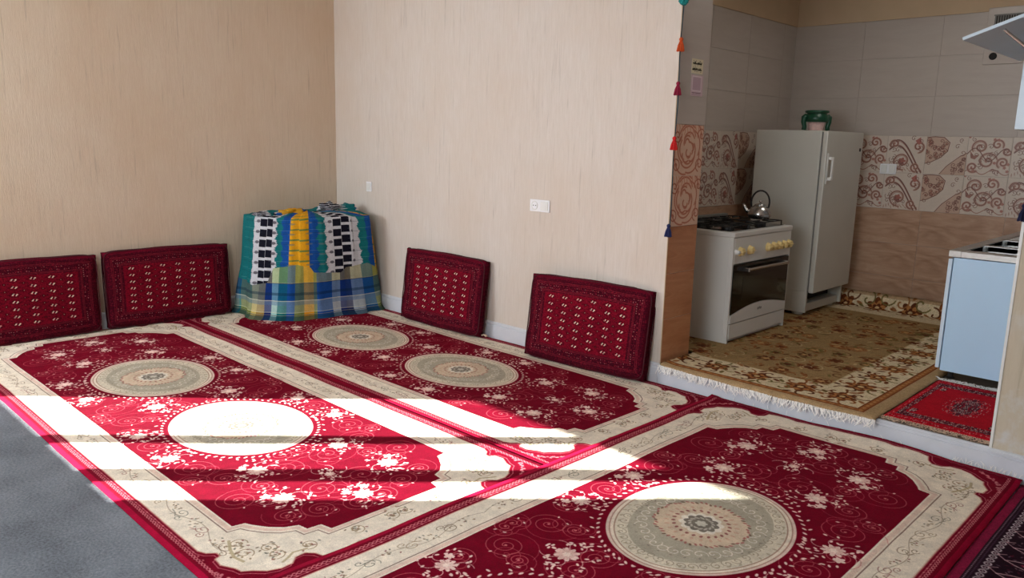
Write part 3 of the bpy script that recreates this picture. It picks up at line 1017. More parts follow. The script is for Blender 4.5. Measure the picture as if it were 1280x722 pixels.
# ------------------------------------------------------------------ carpets
def carpet(name, x0, x1, y0, y1, z0, th, mat, rot90, label, nx=90, ny=40, wave=.004, zfun=None, seed=0, edgewob=.004, group=None, zc=None):
    """a soft slab; UV u runs along the carpet's length (x, or y when rot90)"""
    bm = bmesh.new()
    uvl = bm.loops.layers.uv.new('UVMap')
    top, bot = [], []
    for j in range(ny + 1):
        for i in range(nx + 1):
            u, v = i / nx, j / ny
            x = x0 + (x1 - x0) * u
            y = y0 + (y1 - y0) * v
            ex = edgewob * (noise.noise(Vector((x * 1.7, seed, 3))) + .4 * noise.noise(Vector((x * 9, seed, 3))))
            ey = edgewob * (noise.noise(Vector((seed, y * 1.7, 7))) + .4 * noise.noise(Vector((seed, y * 9, 7))))
            y += ex; x += ey
            w = wave * (noise.noise(Vector((x * 2.2, y * 2.2, seed))) + .5)
            z = z0 + max(0.0, w)
            if zfun:
                q = zfun(x, y)
                if isinstance(q, tuple): x, y, z = x + q[0], y + q[1], z + q[2]
                else: z += q
            r = min(u * (x1 - x0), (1 - u) * (x1 - x0), v * (y1 - y0), (1 - v) * (y1 - y0))
            top.append(bm.verts.new((x, y, z + th * (1 if r > .001 else .55))))
            bot.append(bm.verts.new((x, y, z)))
    W = nx + 1

    def uvof(i, j):
        return ((j / ny, 1 - i / nx) if rot90 else (i / nx, j / ny))
    for j in range(ny):
        for i in range(nx):
            ids = [(i, j), (i + 1, j), (i + 1, j + 1), (i, j + 1)]
            f = bm.faces.new([top[b_ * W + a] for a, b_ in ids])
            f.smooth = True
            for l, (a, b_) in zip(f.loops, ids): l[uvl].uv = uvof(a, b_)
            f = bm.faces.new([bot[b_ * W + a] for a, b_ in reversed(ids)])
            for l, (a, b_) in zip(f.loops, reversed(ids)): l[uvl].uv = uvof(a, b_)
    edge = [(i, 0) for i in range(nx)] + [(nx, j) for j in range(ny)] + [(i, ny) for i in range(nx, 0, -1)] + [(0, j) for j in range(ny, 0, -1)]
    for k in range(len(edge)):
        a, b_ = edge[k], edge[(k + 1) % len(edge)]
        f = bm.faces.new([bot[a[1] * W + a[0]], bot[b_[1] * W + b_[0]], top[b_[1] * W + b_[0]], top[a[1] * W + a[0]]])
        for l, (c, d) in zip(f.loops, (a, b_, b_, a)): l[uvl].uv = uvof(c, d)
    o = ob(name, bm, mat)
    tag(o, label, 'carpet', group)
    return o


med = printed('medallion_carpet', paint_medallion_carpet(), pile=.55, pscale=330, var=.2)
bump_seam = lambda x, y: .010 * math.exp(-((y - 2.6) / .05) ** 2)
C1 = carpet('carpet', -6.255, -2.235, 1.035, 2.602, .001, .009, med, False, 'red and cream medallion carpet lying partly in sun beside the bare grey floor', 100, 44, .004,
            lambda x, y: bump_seam(x, y) if y > 2.4 else 0, 1, group='medallion carpets')
C2 = carpet('carpet', -6.255, -2.235, 2.598, 4.098, .003, .009, med, False, 'red and cream medallion carpet running along the back wall under the cushions', 100, 44, .004, None, 2, group='medallion carpets')
C3 = carpet('carpet', -2.262, -.656, .03, 4.088, .008, .009, med, True, 'red and cream medallion carpet nearest the camera, laid along the kitchen step', 48, 110, .006,
            lambda x, y: .016 * max(0, math.sin(x * 4.4 + 1)) * math.exp(-((y - 4.09) / .10) ** 2) + .012 * math.exp(-((y - 4.09) / .05) ** 2) + .009 * math.exp(-((x + 2.25) / .03) ** 4), 3, group='medallion carpets')
dk = printed('dark_carpet', paint_dark_carpet(), pile=.5, pscale=330, var=.2)
C4 = carpet('carpet', -.653, .86, .95, 4.07, .004, .009, dk, False, 'dark maroon and navy carpet at the bottom right corner by the right pillar', 30, 60, .003, None, 4)
kc = printed('kitchen_carpet', paint_kitchen_carpet(), pile=.5, pscale=300, var=.18)


def kz(x, y):   # front edge droops over the step, back edge climbs the tiled wall
    dx = dy = dz = 0.0
    sag = .034 * (0.35 + .65 * max(0.0, math.sin((x + 2.62) / 1.31 * math.pi))) * (1 + .12 * math.sin(x * 23))
    e = 4.118 - y
    lim = -.0
    if e > 0:
        f = min(1.0, e / .09)
        dz -= sag * f * f
        dy += e * .5 * f
    if y < 4.45 and x < -2.60:
        dz += 0.0
    if y > 7.02:
        t = y - 7.02
        dz += t * 1.0
        dy -= t * .62
    return (dx, dy, dz)


def kitchen_carpet():
    bm = bmesh.new()
    uvl = bm.loops.layers.uv.new('UVMap')
    X0, X1, Y0, Y1 = -3.33, -1.322, 4.05, 7.15
    nx, ny = 80, 100
    grid = {}
    for j in range(ny + 1):
        for i in range(nx + 1):
            u, v = i / nx, j / ny
            x, y = X0 + (X1 - X0) * u, Y0 + (Y1 - Y0) * v
            xx, yy = x, y
            z = KZ + .004 + .003 * max(0, noise.noise(Vector((x * 3, y * 3, 5))) + .4)
            if x < -2.642 and y < 4.47: continue   # behind the reveal
            d = kz(x, y)
            xx += d[0]; yy += d[1]; z += d[2]
            if x < -2.56 and y < 4.5: z += .012 * (1 - (x + 2.642) / .082)
            grid[i, j] = ((xx, yy, z), (u, v))
    top = {k: bm.verts.new((p[0], p[1], p[2] + .008)) for k, (p, q) in grid.items()}
    for j in range(ny):
        for i in range(nx):
            ids = [(i, j), (i + 1, j), (i + 1, j + 1), (i, j + 1)]
            if all(k in top for k in ids):
                f = bm.faces.new([top[k] for k in ids])
                f.smooth = True
                for l, k in zip(f.loops, ids): l[uvl].uv = grid[k][1]
    loose = [v for v in bm.verts if not v.link_faces]
    bmesh.ops.delete(bm, geom=loose, context='VERTS')
    r = bmesh.ops.extrude_face_region(bm, geom=list(bm.faces))
    for v in [g for g in r['geom'] if isinstance(g, bmesh.types.BMVert)]: v.co.z -= .007
    bmesh.ops.recalc_face_normals(bm, faces=bm.faces)
    return bm


k_car = ob('carpet', kitchen_carpet(), kc)
tag(k_car, 'beige carpet with brown flowers covering the kitchen floor by the stove', 'carpet')
rg = printed('red_rug', paint_small_rug(), pile=.5, pscale=330, var=.2)
rug = carpet('rug', -1.310, -.775, 4.165, 5.085, KZ + .010, .007, rg, True, 'x', 20, 34, .003, None, 6, .003)
tag(rug, 'small bright red rug on the kitchen floor in front of the sink cabinet', 'rug')


def fringe(name, pts_fn, n, length, r, mat, parent, seed, drop=None):
    """tassel threads; pts_fn(t) -> (base point, outward dir)"""
    random.seed(seed)
    bm = bmesh.new()
    for k in range(n):
        t = (k + random.uniform(-.4, .4)) / n
        t = min(max(t, 0), 1)
        b0, d = pts_fn(t)
        b0 = Vector(b0); d = Vector(d).normalized()
        L = length * random.uniform(.55, 1.15)
        side = Vector((d.y, -d.x, 0)) if abs(d.z) < .9 else Vector((1, 0, 0))
        sw = random.uniform(-.8, .8)
        P = []
        for q in range(4):
            f = q / 3
            p = b0 + d * L * f + side * sw * L * f * f + Vector((0, 0, 1)) * (drop(f, L) if drop else random.uniform(0, .003))
            P.append(p)
        tube(bm, P, [r, r * .9, r * .8, r * .4], 4, cap=False)
    o = ob(name, bm, mat, parent)
    o['kind'] = 'stuff'
    return o


def kfr(t):
    x = -2.64 + 1.325 * t
    d = kz(x, 4.05)
    return (x, 4.05 + d[1] - .001, KZ + .012 + d[2]), (random.uniform(-.5, .5), -.10, -1)


fringe('fringe', kfr, 300, .052, .0026, M['fringe'], k_car, 3)
fringe('fringe', lambda t: ((-1.315 + .535 * t, 4.168, KZ + .014), (random.uniform(-.3, .3), -1, -.05)), 120, .042, .002, M['fringe_pink'], rug, 4, lambda f, L: -.006 * f)
fringe('fringe', lambda t: ((-1.318 + .535 * t, 5.083, KZ + .016), (random.uniform(-.3, .3), 1, .1)), 150, .045, .0026, M['fringe'], rug, 5)
fringe('fringe', lambda t: ((-.645 + 1.48 * t, 4.07, .012), (random.uniform(-.9, .9), 1, .9)), 70, .026, .002, M['fringe'], C4, 6)
fringe('fringe', lambda t: ((-.95 + .29 * t, 4.085, .03), (random.uniform(-.8, .8), .2, 1.2)), 26, .028, .0018, M['fringe'], C3, 8)
fringe('fringe', lambda t: ((-2.12 + 1.1 * t, 4.085, .035), (random.uniform(-.8, .8), .1, 1.0)), 9, .026, .0016, M['fringe'], C3, 9)

# ------------------------------------------------------------------ floor cushions
cus = [printed('turkmen_cushion_face', paint_cushion(0), pile=.5, pscale=300, var=.18)]


def cushion_mesh(w, h, t):
    bm = bmesh.new()
    uvl = bm.loops.layers.uv.new('UVMap')
    nx, nz = 26, 18

    def shape(u, v, side):
        a = 1 - abs(2 * u - 1) ** 5
        b_ = 1 - abs(2 * v - 1) ** 5
        k = (max(a, 0) * max(b_, 0)) ** .5
        y = (t / 2) * (.62 + .38 * k) * (-1 if side == 0 else 1)
        pin = .010 * (1 - k)
        x = (u - .5) * (w - .018 * math.sin(v * math.pi)) * 1.0
        z = v * h + .007 * math.cos((u - .5) * math.pi * 2) * (1 if v > .5 else -1) * abs(2 * v - 1)
        y += .004 * noise.noise(Vector((u * 5, v * 4, side * 3.1)))
        return Vector((x, y, z + .004))
    V = {}
    for s in (0, 1):
        for j in range(nz + 1):
            for i in range(nx + 1):
                V[s, i, j] = bm.verts.new(shape(i / nx, j / nz, s))

    def face(ks, uvs):
        f = bm.faces.new([V[k] for k in ks]); f.smooth = True
        for l, q in zip(f.loops, uvs): l[uvl].uv = q
    for j in range(nz):
        for i in range(nx):
            q = [(i, j), (i + 1, j), (i + 1, j + 1), (i, j + 1)]
            face([(0,) + k for k in q], [(a / nx, b_ / nz) for a, b_ in q])
            face([(1,) + k for k in reversed(q)], [(.01, .5)] * 4)
    per = [(i, 0) for i in range(nx)] + [(nx, j) for j in range(nz)] + [(i, nz) for i in range(nx, 0, -1)] + [(0, j) for j in range(nz, 0, -1)]
    for k in range(len(per)):
        a, b_ = per[k], per[(k + 1) % len(per)]
        face([(1,) + a, (1,) + b_, (0,) + b_, (0,) + a], [(.012, .03), (.012, .06), (.004, .06), (.004, .03)])
    bmesh.ops.recalc_face_normals(bm, faces=bm.faces)
    me = bpy.data.meshes.new('cover')
    bm.to_mesh(me); bm.free()
    me.materials.append(cus[0])
    return me


def piping_mesh(w, h, t):
    bm = bmesh.new()
    for s in (-1, 1):
        c = .012
        P = []
        for k in range(48):
            a = 2 * math.pi * k / 48
            q = lambda v: math.copysign(abs(v) ** .16, v)
            P.append((q(math.cos(a)) * (w / 2 - .002), s * t * .31, h / 2 + q(math.sin(a)) * (h / 2 - .001) + .004))
        tube(bm, P, .0042, 6, closed=True)
    me = bpy.data.meshes.new('piping')
    bm.to_mesh(me); bm.free()
    me.materials.append(M['maroon'])
    return me


def cushion(loc, rz, lean, w, h, t, label, tassels=()):
    e = empty('floor_cushion', loc, 0, label, 'cushion', 'red patterned back cushions along the walls')
    e.rotation_mode = 'XYZ'
    e.matrix_world = Matrix.Translation(loc) @ Matrix.Rotation(rz, 4, 'Z') @ Matrix.Rotation(-lean, 4, 'X')
    link('cover', cushion_mesh(w, h, t), None, e)
    link('piping', piping_mesh(w, h, t), None, e)
    for sx, z, col in tassels:
        bm = bmesh.new()
        P = [(sx * (w / 2 - .005), t * .2, z), (sx * (w / 2 + .02), t * .25, z + .008), (sx * (w / 2 + .042), t * .3, z + .002)]
        tube(bm, P, [.006, .005, .009], 6)
        ob('corner_tassel', bm, col, e)
    return e


# origin = bottom centre of the cushion slab; lean about its foot towards the wall
def back_cushion(xa, ya, xb, yb, w, h, t, lean, label, tassels=()):
    rz = math.atan2(yb - ya, xb - xa)
    cx, cy = (xa + xb) / 2, (ya + yb) / 2
    nx_, ny_ = math.sin(rz), -math.cos(rz)
    cushion((cx - nx_ * t / 2, cy - ny_ * t / 2, .016), rz, lean, w, h, t, label, tassels)


back_cushion(-3.62, 3.89, -2.72, 3.975, .94, .58, .10, math.radians(8.0), 'red patterned cushion leaning on the back wall nearest the kitchen opening', ((1, .575, M['dark']), ))
back_cushion(-5.12, 3.955, -4.20, 3.965, .93, .585, .085, math.radians(7), 'red patterned cushion leaning on the back wall between the cloth bundle and the sockets', ((-1, .575, M['dark']), (1, .02, M['fringe_pink'])))
back_cushion(-6.155, 2.035, -6.125, 2.985, .96, .585, .075, math.radians(3.2), 'red patterned cushion against the left wall beside the cloth bundle')
back_cushion(-6.135, 1.005, -6.155, 1.985, .98, .575, .075, math.radians(2.5), 'red patterned cushion against the left wall cut by the picture edge')

# ------------------------------------------------------------------ cloth bundle
FOOT = [(-6.21, 3.14), (-6.06, 3.06), (-5.86, 3.06), (-5.68, 3.16), (-5.58, 3.34), (-5.53, 3.58), (-5.50, 3.82), (-5.50, 3.99), (-5.62, 4.075), (-5.98, 4.08), (-6.20, 4.07), (-6.22, 3.6)]


def smooth_loop(P, n):
    P = [Vector(p + (0,)) for p in P]
    out = []
    m = len(P)
    for k in range(n):
        t = k / n * m
        i = int(t); f = t - i
        p0, p1, p2, p3 = P[(i - 1) % m], P[i % m], P[(i + 1) % m], P[(i + 2) % m]
        out.append(.5 * ((2 * p1) + (-p0 + p2) * f + (2 * p0 - 5 * p1 + 4 * p2 - p3) * f * f + (-p0 + 3 * p1 - 3 * p2 + p3) * f ** 3))
    return out


NB = 180
loop = smooth_loop(FOOT, NB)
cum = [0.0]
for k in range(1, NB + 1): cum.append(cum[-1] + (loop[k % NB] - loop[k - 1]).length)
CLOTH_W = cum[-1]
CEN = Vector((-5.9, 3.58, 0))


def bundle_pt(k, z, extra=0.0):
    p = loop[k % NB].copy()
    t = z / .86
    d = (p - CEN)
    sc = 1 - .085 * max(0, t) ** 1.6
    # left-hand top corner leans inwards less than the right
    if p.y > 3.8: sc -= .05 * max(0, t) ** 2
    q = CEN + d * sc
    q.y += .05 * max(0.0, t) ** 1.4 * (1 if p.y < 3.3 else 0) * .6
    u = cum[k % NB]
    w = .020 * noise.noise(Vector((u * 7, z * 1.2, 0))) + .012 * noise.noise(Vector((u * 18, z * 3.0, 2)))
    low = max(0, .4 - z) / .4
    w += low * (.020 * math.sin(u * 21 + 3 * noise.noise(Vector((u * 3, z * 3, 5)))) + .02)
    d.normalize()
    q += d * (w + extra)
    return q


# where each picture column meets the cloth (pinhole geometry, used only to place the stripes on the cloth)
Rt = R3.transposed()
CLOTH_PX, CLOTH_U = [], []
for k in range(10, int(NB * .74)):
    q = bundle_pt(k, .5)
    c = Rt @ (Vector((q.x, q.y, .5)) - Vector((0, 0, 1.5)))
    px = 640 + 982.246 * c.x / -c.z
    if not CLOTH_PX or px > CLOTH_PX[-1] + .05:
        CLOTH_PX.append(px); CLOTH_U.append(cum[k])
cloth_mat = printed('ikat_plaid_cloth', paint_cloth(), rough=.85, pile=.3, pscale=500, var=.12)


def bundle():
    bm = bmesh.new()
    uvl = bm.loops.layers.uv.new('UVMap')
    zs = [0, .015, .04, .08] + [.12 + .0475 * i for i in range(15)] + [.82]
    rows = []
    for z in zs:
        fl_ = .025 * math.exp(-z / .02) if z < .1 else 0
        row = []
        for k in range(NB + 1):
            wob = .018 * math.sin(cum[k % NB] * 9) + .02
            q = bundle_pt(k, z, fl_ * (1 + .6 * math.sin(cum[k % NB] * 17)))
            top = noise.noise(Vector((cum[k % NB] * 4, 1, 1))) * .02 * (z / .86) ** 3
            row.append((Vector((min(max(q.x, -6.245), 9), min(q.y, 4.095), .016 + z + top)), (cum[k] / CLOTH_W, (z + .0) / 1.25)))
        rows.append(row)
    base = rows[-1]
    for i in range(1, 9):       # rounded lid
        f = i / 8
        row = []
        for k in range(NB + 1):
            p, uv = base[k]
            q = CEN.lerp(p, 1) if False else Vector((p.x, p.y, 0)).lerp(CEN, f ** 1.15)
            h = .028 * math.sin(min(1, f * 1.6) * math.pi / 2) + .03 * noise.noise(Vector((q.x * 6, q.y * 6, 3)))
            row.append((Vector((q.x, q.y, p.z + h)), (uv[0], min(1, (.82 + f * .4) / 1.25))))
        rows.append(row)
    VV = []
    for row in rows:
        vr = [bm.verts.new(p) for p, uv in row[:-1]]
        vr.append(vr[0])
        VV.append(vr)
    for j in range(len(rows) - 1):
        for k in range(NB):
            if j == len(rows) - 2:
                pass
            f = bm.faces.new((VV[j][k], VV[j][k + 1], VV[j + 1][k + 1], VV[j + 1][k]))
            f.smooth = True
            for l, (a, b_) in zip(f.loops, ((j, k), (j, k + 1), (j + 1, k + 1), (j + 1, k))): l[uvl].uv = rows[a][b_][1]
    bmesh.ops.remove_doubles(bm, verts=VV[-1][:-1], dist=.02)
    bmesh.ops.recalc_face_normals(bm, faces=bm.faces)
    return bm


bun = ob('bedding_bundle', bundle(), cloth_mat)
tag(bun, 'tall bundle wrapped in a teal, yellow and black ikat plaid cloth in the room corner', 'bundle')


def crumple(name, c, s, u0, u1, v0, v1, seed, parent, amp=.35):
    bm = bmesh.new()
    bmesh.ops.create_icosphere(bm, subdivisions=4, radius=1)
    uvl = bm.loops.layers.uv.new('UVMap')
    for v in bm.verts:
        n = noise.noise(v.co * 1.7 + Vector((seed, 0, 0))) + .6 * noise.noise(v.co * 4 + Vector((seed, 3, 0)))
        r = 1 + amp * n
        v.co = Vector((v.co.x * s[0] * r, v.co.y * s[1] * r, v.co.z * s[2] * r))
    for f in bm.faces:
        f.smooth = True
        for l in f.loops:
            l[uvl].uv = (u0 + (u1 - u0) * (.5 + .5 * l.vert.co.y / s[1]), v0 + (v1 - v0) * (.5 + .5 * l.vert.co.z / s[2]))
    for v in bm.verts: v.co += Vector(c)
    return ob(name, bm, cloth_mat, parent)


uP = lambda px: float(np.interp(px, CLOTH_PX, CLOTH_U)) / CLOTH_W
crumple('cloth_knot', (-5.86, 3.76, .885), (.07, .085, .04), uP(419), uP(440), .3, .7, 1, bun, .6)
crumple('cloth_fold', (-5.84, 3.40, .865), (.06, .12, .03), uP(360), uP(390), .3, .6, 5, bun, .5)
crumple('cloth_fold', (-5.88, 3.17, .86), (.05, .08, .022), uP(330), uP(352), .3, .6, 9, bun, .5)
crumple('cloth_fold', (-5.86, 3.96, .875), (.07, .075, .04), uP(450), uP(463), .4, .7, 12, bun, .3)

# ------------------------------------------------------------------ sockets and switches
def plate_thing(name, label, cat, x, y, z, w, h, gangs, group=None, ry=0):
    e = empty(name, (x, y, z), 0, label, cat, group)
    bm = bmesh.new(); abox(bm, -w / 2, w / 2, -.009, 0, -h / 2, h / 2, .003); ob('plate', bm, M['plate'], e)
    gw = w / len(gangs)
    for i, g in enumerate(gangs):
        cx = -w / 2 + gw * (i + .5)
        if g == 'socket':
            bm = bmesh.new()
            r = min(gw, h) * .36
            prof = [(r, -.0), (r, .003), (r * .85, .0035), (r * .80, -.004), (0.001, -.004)]
            lathe(bm, prof, 24, cap=False)
            bmesh.ops.rotate(bm, verts=bm.verts, matrix=Matrix.Rotation(math.pi / 2, 3, 'X'))
            bmesh.ops.translate(bm, verts=bm.verts, vec=(cx, -.010, 0))
            s = ob('socket_face', bm, M['white_plastic'], e, True)
            for d in (-1, 1):
                bm = bmesh.new(); abox(bm, cx + d * .011 - .003, cx + d * .011 + .003, -.012, -.006, -.003, .003); ob('pin_hole', bm, M['dark'], s)
        else:
            bm = bmesh.new(); abox(bm, cx - gw * .36, cx + gw * .36, -.014, -.008, -h * .36, h * .36, .002); ob('rocker', bm, M['white_plastic'], e)
    return e


plate_thing('wall_socket', 'white double plate with socket and switch on the back wall between the cushions', 'socket', -3.722, YB - .001, 1.05, .185, .085, ('socket', 'rocker'))
plate_thing('wall_socket', 'tiny single white outlet on the back wall above the cloth bundle', 'socket', -5.754, YB - .001, 1.065, .075, .085, ('rocker',))
plate_thing('wall_socket', 'white switch plate on the patterned kitchen tiles right of the refrigerator', 'switch', -2.452, KY1 - .007, 1.338, .135, .088, ('rocker', 'rocker'))


# ------------------------------------------------------------------ tassel garlands
def tassel_mesh(col, s=1.0, pom=False):
    bm = bmesh.new()
    random.seed(3)
    lathe(bm, [(.002, .038 * s), (.009 * s, .034 * s), (.013 * s, .026 * s), (.010 * s, .018 * s), (.007 * s, .015 * s)], 12)
    for k in range(44):
        a = random.uniform(0, 6.28); r = .019 * s * math.sqrt(random.random())
        tube(bm, [(r * .3 * math.cos(a), r * .3 * math.sin(a), .018 * s), (r * .9 * math.cos(a), r * .9 * math.sin(a), -.008 * s), (1.25 * r * math.cos(a), 1.25 * r * math.sin(a), -.042 * s * random.uniform(.85, 1.05))], .0023 * s, 4)
    return bm


def garland(x, y, items, ztop, label, zbot):
    e = empty('tassel_garland', (x, y, zbot), 0, label, 'garland', None)
    bm = bmesh.new()
    tube(bm, [(0.004 * math.sin(i * 1.3), 0, (ztop - zbot) * i / 14) for i in range(15)], .0036, 5)
    ob('cord', bm, M['cord'], e)
    for z, rgb, kind, dx in items:
        m_ = plain('%s_wool' % kind, rgb, .95, var=.25, scale=150, bump=.3)
        if 'pompom' in kind:
            bm = bmesh.new(); bmesh.ops.create_icosphere(bm, subdivisions=3, radius=.03)
            for v in bm.verts: v.co *= 1 + .25 * noise.noise(v.co * 90)
        else:
            bm = tassel_mesh(rgb, 1.0)
        o = ob('pompom' if 'pompom' in kind else 'tassel', bm, m_, e)
        o.location = (dx, 0, z - zbot)
        o['label'] = kind.replace('_', ' ')
    return e


garland(-2.635, YB - .026, [(2.32, (20, 130, 128), 'teal_pompom', 0), (2.075, (206, 84, 34), 'orange_tassel', 0), (1.826, (150, 28, 62), 'crimson_tassel', -.002), (1.508, (204, 34, 34), 'red_tassel', -.004), (.985, (34, 44, 92), 'navy_tassel', -.006)],
        2.75, 'string of orange, crimson, red and navy wool tassels hanging at the wall edge', .985)
garland(-.803, YB - .035, [(1.245, (26, 28, 62), 'navy_tassel', 0), (1.78, (204, 34, 34), 'red_tassel', 0), (2.1, (150, 28, 62), 'crimson_tassel', 0)], 2.75, 'string with a navy tassel hanging on the right pillar edge', 1.245)

# ------------------------------------------------------------------ stickers on the reveal
def sticker(name, label, y0, y1, z0, z1, arr):
    bm = bmesh.new()
    uvl = bm.loops.layers.uv.new('UVMap')
    abox(bm, XW + .005, XW + .0065, y0, y1, z0, z1)
    for f in bm.faces:
        for l in f.loops: l[uvl].uv = ((l.vert.co.y - y0) / (y1 - y0), (l.vert.co.z - z0) / (z1 - z0))
    o = ob(name, bm, printed(name + '_print', arr, rough=.6, pile=0, var=.03))
    return tag(o, label, 'sticker')


p = Pic(.128, .088, .001, (216, 206, 176))
random.seed(8)
for zz in (.062, .026):
    x = .112
    while x > .018:
        w = random.uniform(.006, .014)
        p.line([(x, zz + random.uniform(-.004, .006)), (x - w * .5, zz - .005), (x - w, zz + random.uniform(-.003, .008))], .0065, (44, 38, 24))
        if random.random() < .6: p.ell(x - w * .4, zz + random.choice((-.014, .014)), .0026, .0026, (44, 38, 24))
        x -= w * .95
sticker('notice_sticker', 'cream sticker with two lines of dark script high on the opening edge', 4.256, 4.384, 1.925, 2.010, p.a)
p = Pic(.14, .14, .001, (206, 180, 186))
p.line([(.012, .035), (.118, .035), (.118, .132), (.012, .132)], .004, (232, 220, 222), 1, True)
p.rect(.02, .11, .042, .125, (188, 160, 170))
x = .118
while x > .02:
    w = random.uniform(.004, .009)
    p.line([(x, .022), (x - w, .019 + random.uniform(-.002, .004))], .0045, (120, 96, 110)); x -= w * 1.2
p.line([(.012, .009), (.118, .009)], .002, (96, 76, 88))
sticker('notice_card', 'pinkish framed card stuck just under the cream sticker', 4.262, 4.396, 1.792, 1.915, p.a)

# ------------------------------------------------------------------ stove
SX, SY0, SY1, SZ, ST = -2.61, 4.86, 5.735, KZ + .011, .92
stove = empty('gas_stove', (-2.9, 5.3, SZ), 0, 'white gas stove with black oven glass and cream knobs by the kitchen entrance', 'stove')
T = Matrix.Translation((2.9, -5.3, -SZ))


def part(name, build, mat, parent=None, base=stove, inv=T, smooth=False):
    bm = bmesh.new()
    build(bm)
    bmesh.ops.transform(bm, matrix=inv, verts=bm.verts)
    return ob(name, bm, mat, parent or base, smooth)


XB = -3.19
part('body', lambda bm: (abox(bm, XB, SX - .03, SY0, SY1, SZ + .0, ST - .035, .004),), M['white'])
for yy in (SY0, SY1 - .02):
    part('side_panel', lambda bm: abox(bm, SX - .031, SX - .001, yy, yy + .02, SZ, ST - .035, .003), M['white'])
part('worktop', lambda bm: abox(bm, XB, SX + .005, SY0 - .004, SY1 + .004, ST - .035, ST, .006), M['white'])
part('hob_plate', lambda bm: abox(bm, XB + .05, SX - .05, SY0 + .04, SY1 - .04, ST, ST + .004, .002), M['blackglass'])
part('folded_lid', lambda bm: (abox(bm, XB + .01, XB + .035, SY0 + .02, SY1 - .02, ST, ST + .05, .006), abox(bm, XB + .035, XB + .05, SY0 + .02, SY1 - .02, ST + .03, ST + .05, .004)), M['grey'])
part('control_panel', lambda bm: abox(bm, SX - .03, SX, SY0 + .02, SY1 - .02, .70, ST - .036, .004), M['white'])
random.seed(1)
kn = [4.955, 5.09, 5.36, 5.445, 5.53, 5.61, 5.69]


def knob(yy, r=.031):
    def f(bm):
        lathe(bm, [(r * 1.05, 0), (r * 1.05, .006), (r * .9, .010), (r * .82, .028), (r * .6, .031)], 20)
        abox(bm, -r * .12, r * .12, -r * .8, r * .8, .028, .036, .002)
        bmesh.ops.rotate(bm, verts=bm.verts, matrix=Matrix.Rotation(math.pi / 2, 3, 'Y'))
        bmesh.ops.translate(bm, verts=bm.verts, vec=(SX, yy, .785))
    return f


for yy in kn: part('knob', knob(yy), M['cream_knob'])
part('timer_dial', lambda bm: (knob(4.895, .018)(bm),), M['white_plastic'])


def door(bm):
    # panel with a curved bottom edge
    n = 14
    y0, y1 = SY0 + .021, SY1 - .021
    pts = []
    for i in range(n + 1):
        f = i / n
        pts.append((y0 + (y1 - y0) * f, .345 + .05 * math.sin(f * math.pi)))
    pts += [(y1, .692), (y0, .692)]
    fr = [bm.verts.new((SX + .004, y, z)) for y, z in pts]
    bk = [bm.verts.new((SX - .028, y, z)) for y, z in pts]
    bm.faces.new(fr); bm.faces.new(list(reversed(bk)))
    m_ = len(pts)
    for i in range(m_): bm.faces.new((fr[i], bk[i], bk[(i + 1) % m_], fr[(i + 1) % m_]))
    bmesh.ops.recalc_face_normals(bm, faces=bm.faces)


dr = part('oven_door', door, M['blackglass'])
dr['label'] = 'black glass oven door'
part('oven_window', lambda bm: abox(bm, SX + .0035, SX + .0055, 5.02, 5.56, .43, .60, .001), plain('oven_window_glass', (16, 14, 12), .15), dr)


def trim_low(bm):
    n = 14
    y0, y1 = SY0 + .021, SY1 - .021
    pts = [(y0 + (y1 - y0) * i / n, .341 + .05 * math.sin(i / n * math.pi)) for i in range(n + 1)] + [(y1, .283), (y0, .283)]
    fr = [bm.verts.new((SX + .006, y, z)) for y, z in pts]
    bk = [bm.verts.new((SX - .028, y, z)) for y, z in pts]
    bm.faces.new(fr); bm.faces.new(list(reversed(bk)))
    m_ = len(pts)
    for i in range(m_): bm.faces.new((fr[i], bk[i], bk[(i + 1) % m_], fr[(i + 1) % m_]))
    bmesh.ops.recalc_face_normals(bm, faces=bm.faces)


lw = part('door_bottom_rail', trim_low, M['white'], dr)
part('maker_mark', lambda bm: [abox(bm, SX + .006, SX + .008, 5.27 + .022 * k, 5.285 + .022 * k, .335 + .004 * (k % 2), .352 + .003 * (k % 2)) for k in range(3)], M['grey'], dr)
part('door_handle', lambda bm: (tube(bm, [(SX + .045, 5.02, .655), (SX + .045, 5.62, .655)], .010, 12), abox(bm, SX + .003, SX + .05, 5.01, 5.04, .64, .668, .004), abox(bm, SX + .003, SX + .05, 5.60, 5.63, .64, .668, .004)), M['steel'], dr, smooth=False)
part('drawer', lambda bm: abox(bm, SX - .028, SX + .003, SY0 + .021, SY1 - .021, SZ + .03, .276, .004), M['white'])
for (bx, by, r) in ((-2.77, 5.05, .045), (-2.77, 5.52, .04), (-3.03, 5.05, .04), (-3.03, 5.52, .05), (-2.90, 5.29, .055)):
    bn = part('burner', lambda bm: lathe(bm, [(r, .0), (r, .010), (r * .8, .016), (r * .8, .022), (.001, .024)], 24, (bx, by, ST + .004)), M['blackiron'])


def grate(y0, y1):
    def f(bm):
        xa, xb, z = XB + .07, SX - .065, ST + .034
        r = .005
        tube(bm, [(xa, y0, z), (xb, y0, z), (xb, y1, z), (xa, y1, z)], r, 6, closed=True)
        for x in (-2.77, -3.03): tube(bm, [(x, y0, z), (x, (y0 + y1) / 2 - .03, z)], r, 6); tube(bm, [(x, y1, z), (x, (y0 + y1) / 2 + .03, z)], r, 6)
        ym = (y0 + y1) / 2
        tube(bm, [(xb, ym, z), (xb - .09, ym, z)], r, 6); tube(bm, [(xa, ym, z), (xa + .09, ym, z)], r, 6); tube(bm, [(-2.86, ym, z), (-2.95, ym, z)], r, 6)
        for x in (xa, xb):
            for y in (y0, y1): tube(bm, [(x, y, z), (x, y, ST + .004)], r, 6)
    return f


for a, b_ in ((4.91, 5.165), (5.175, 5.415), (5.425, 5.685)): part('pan_grate', grate(a, b_), M['blackiron'])

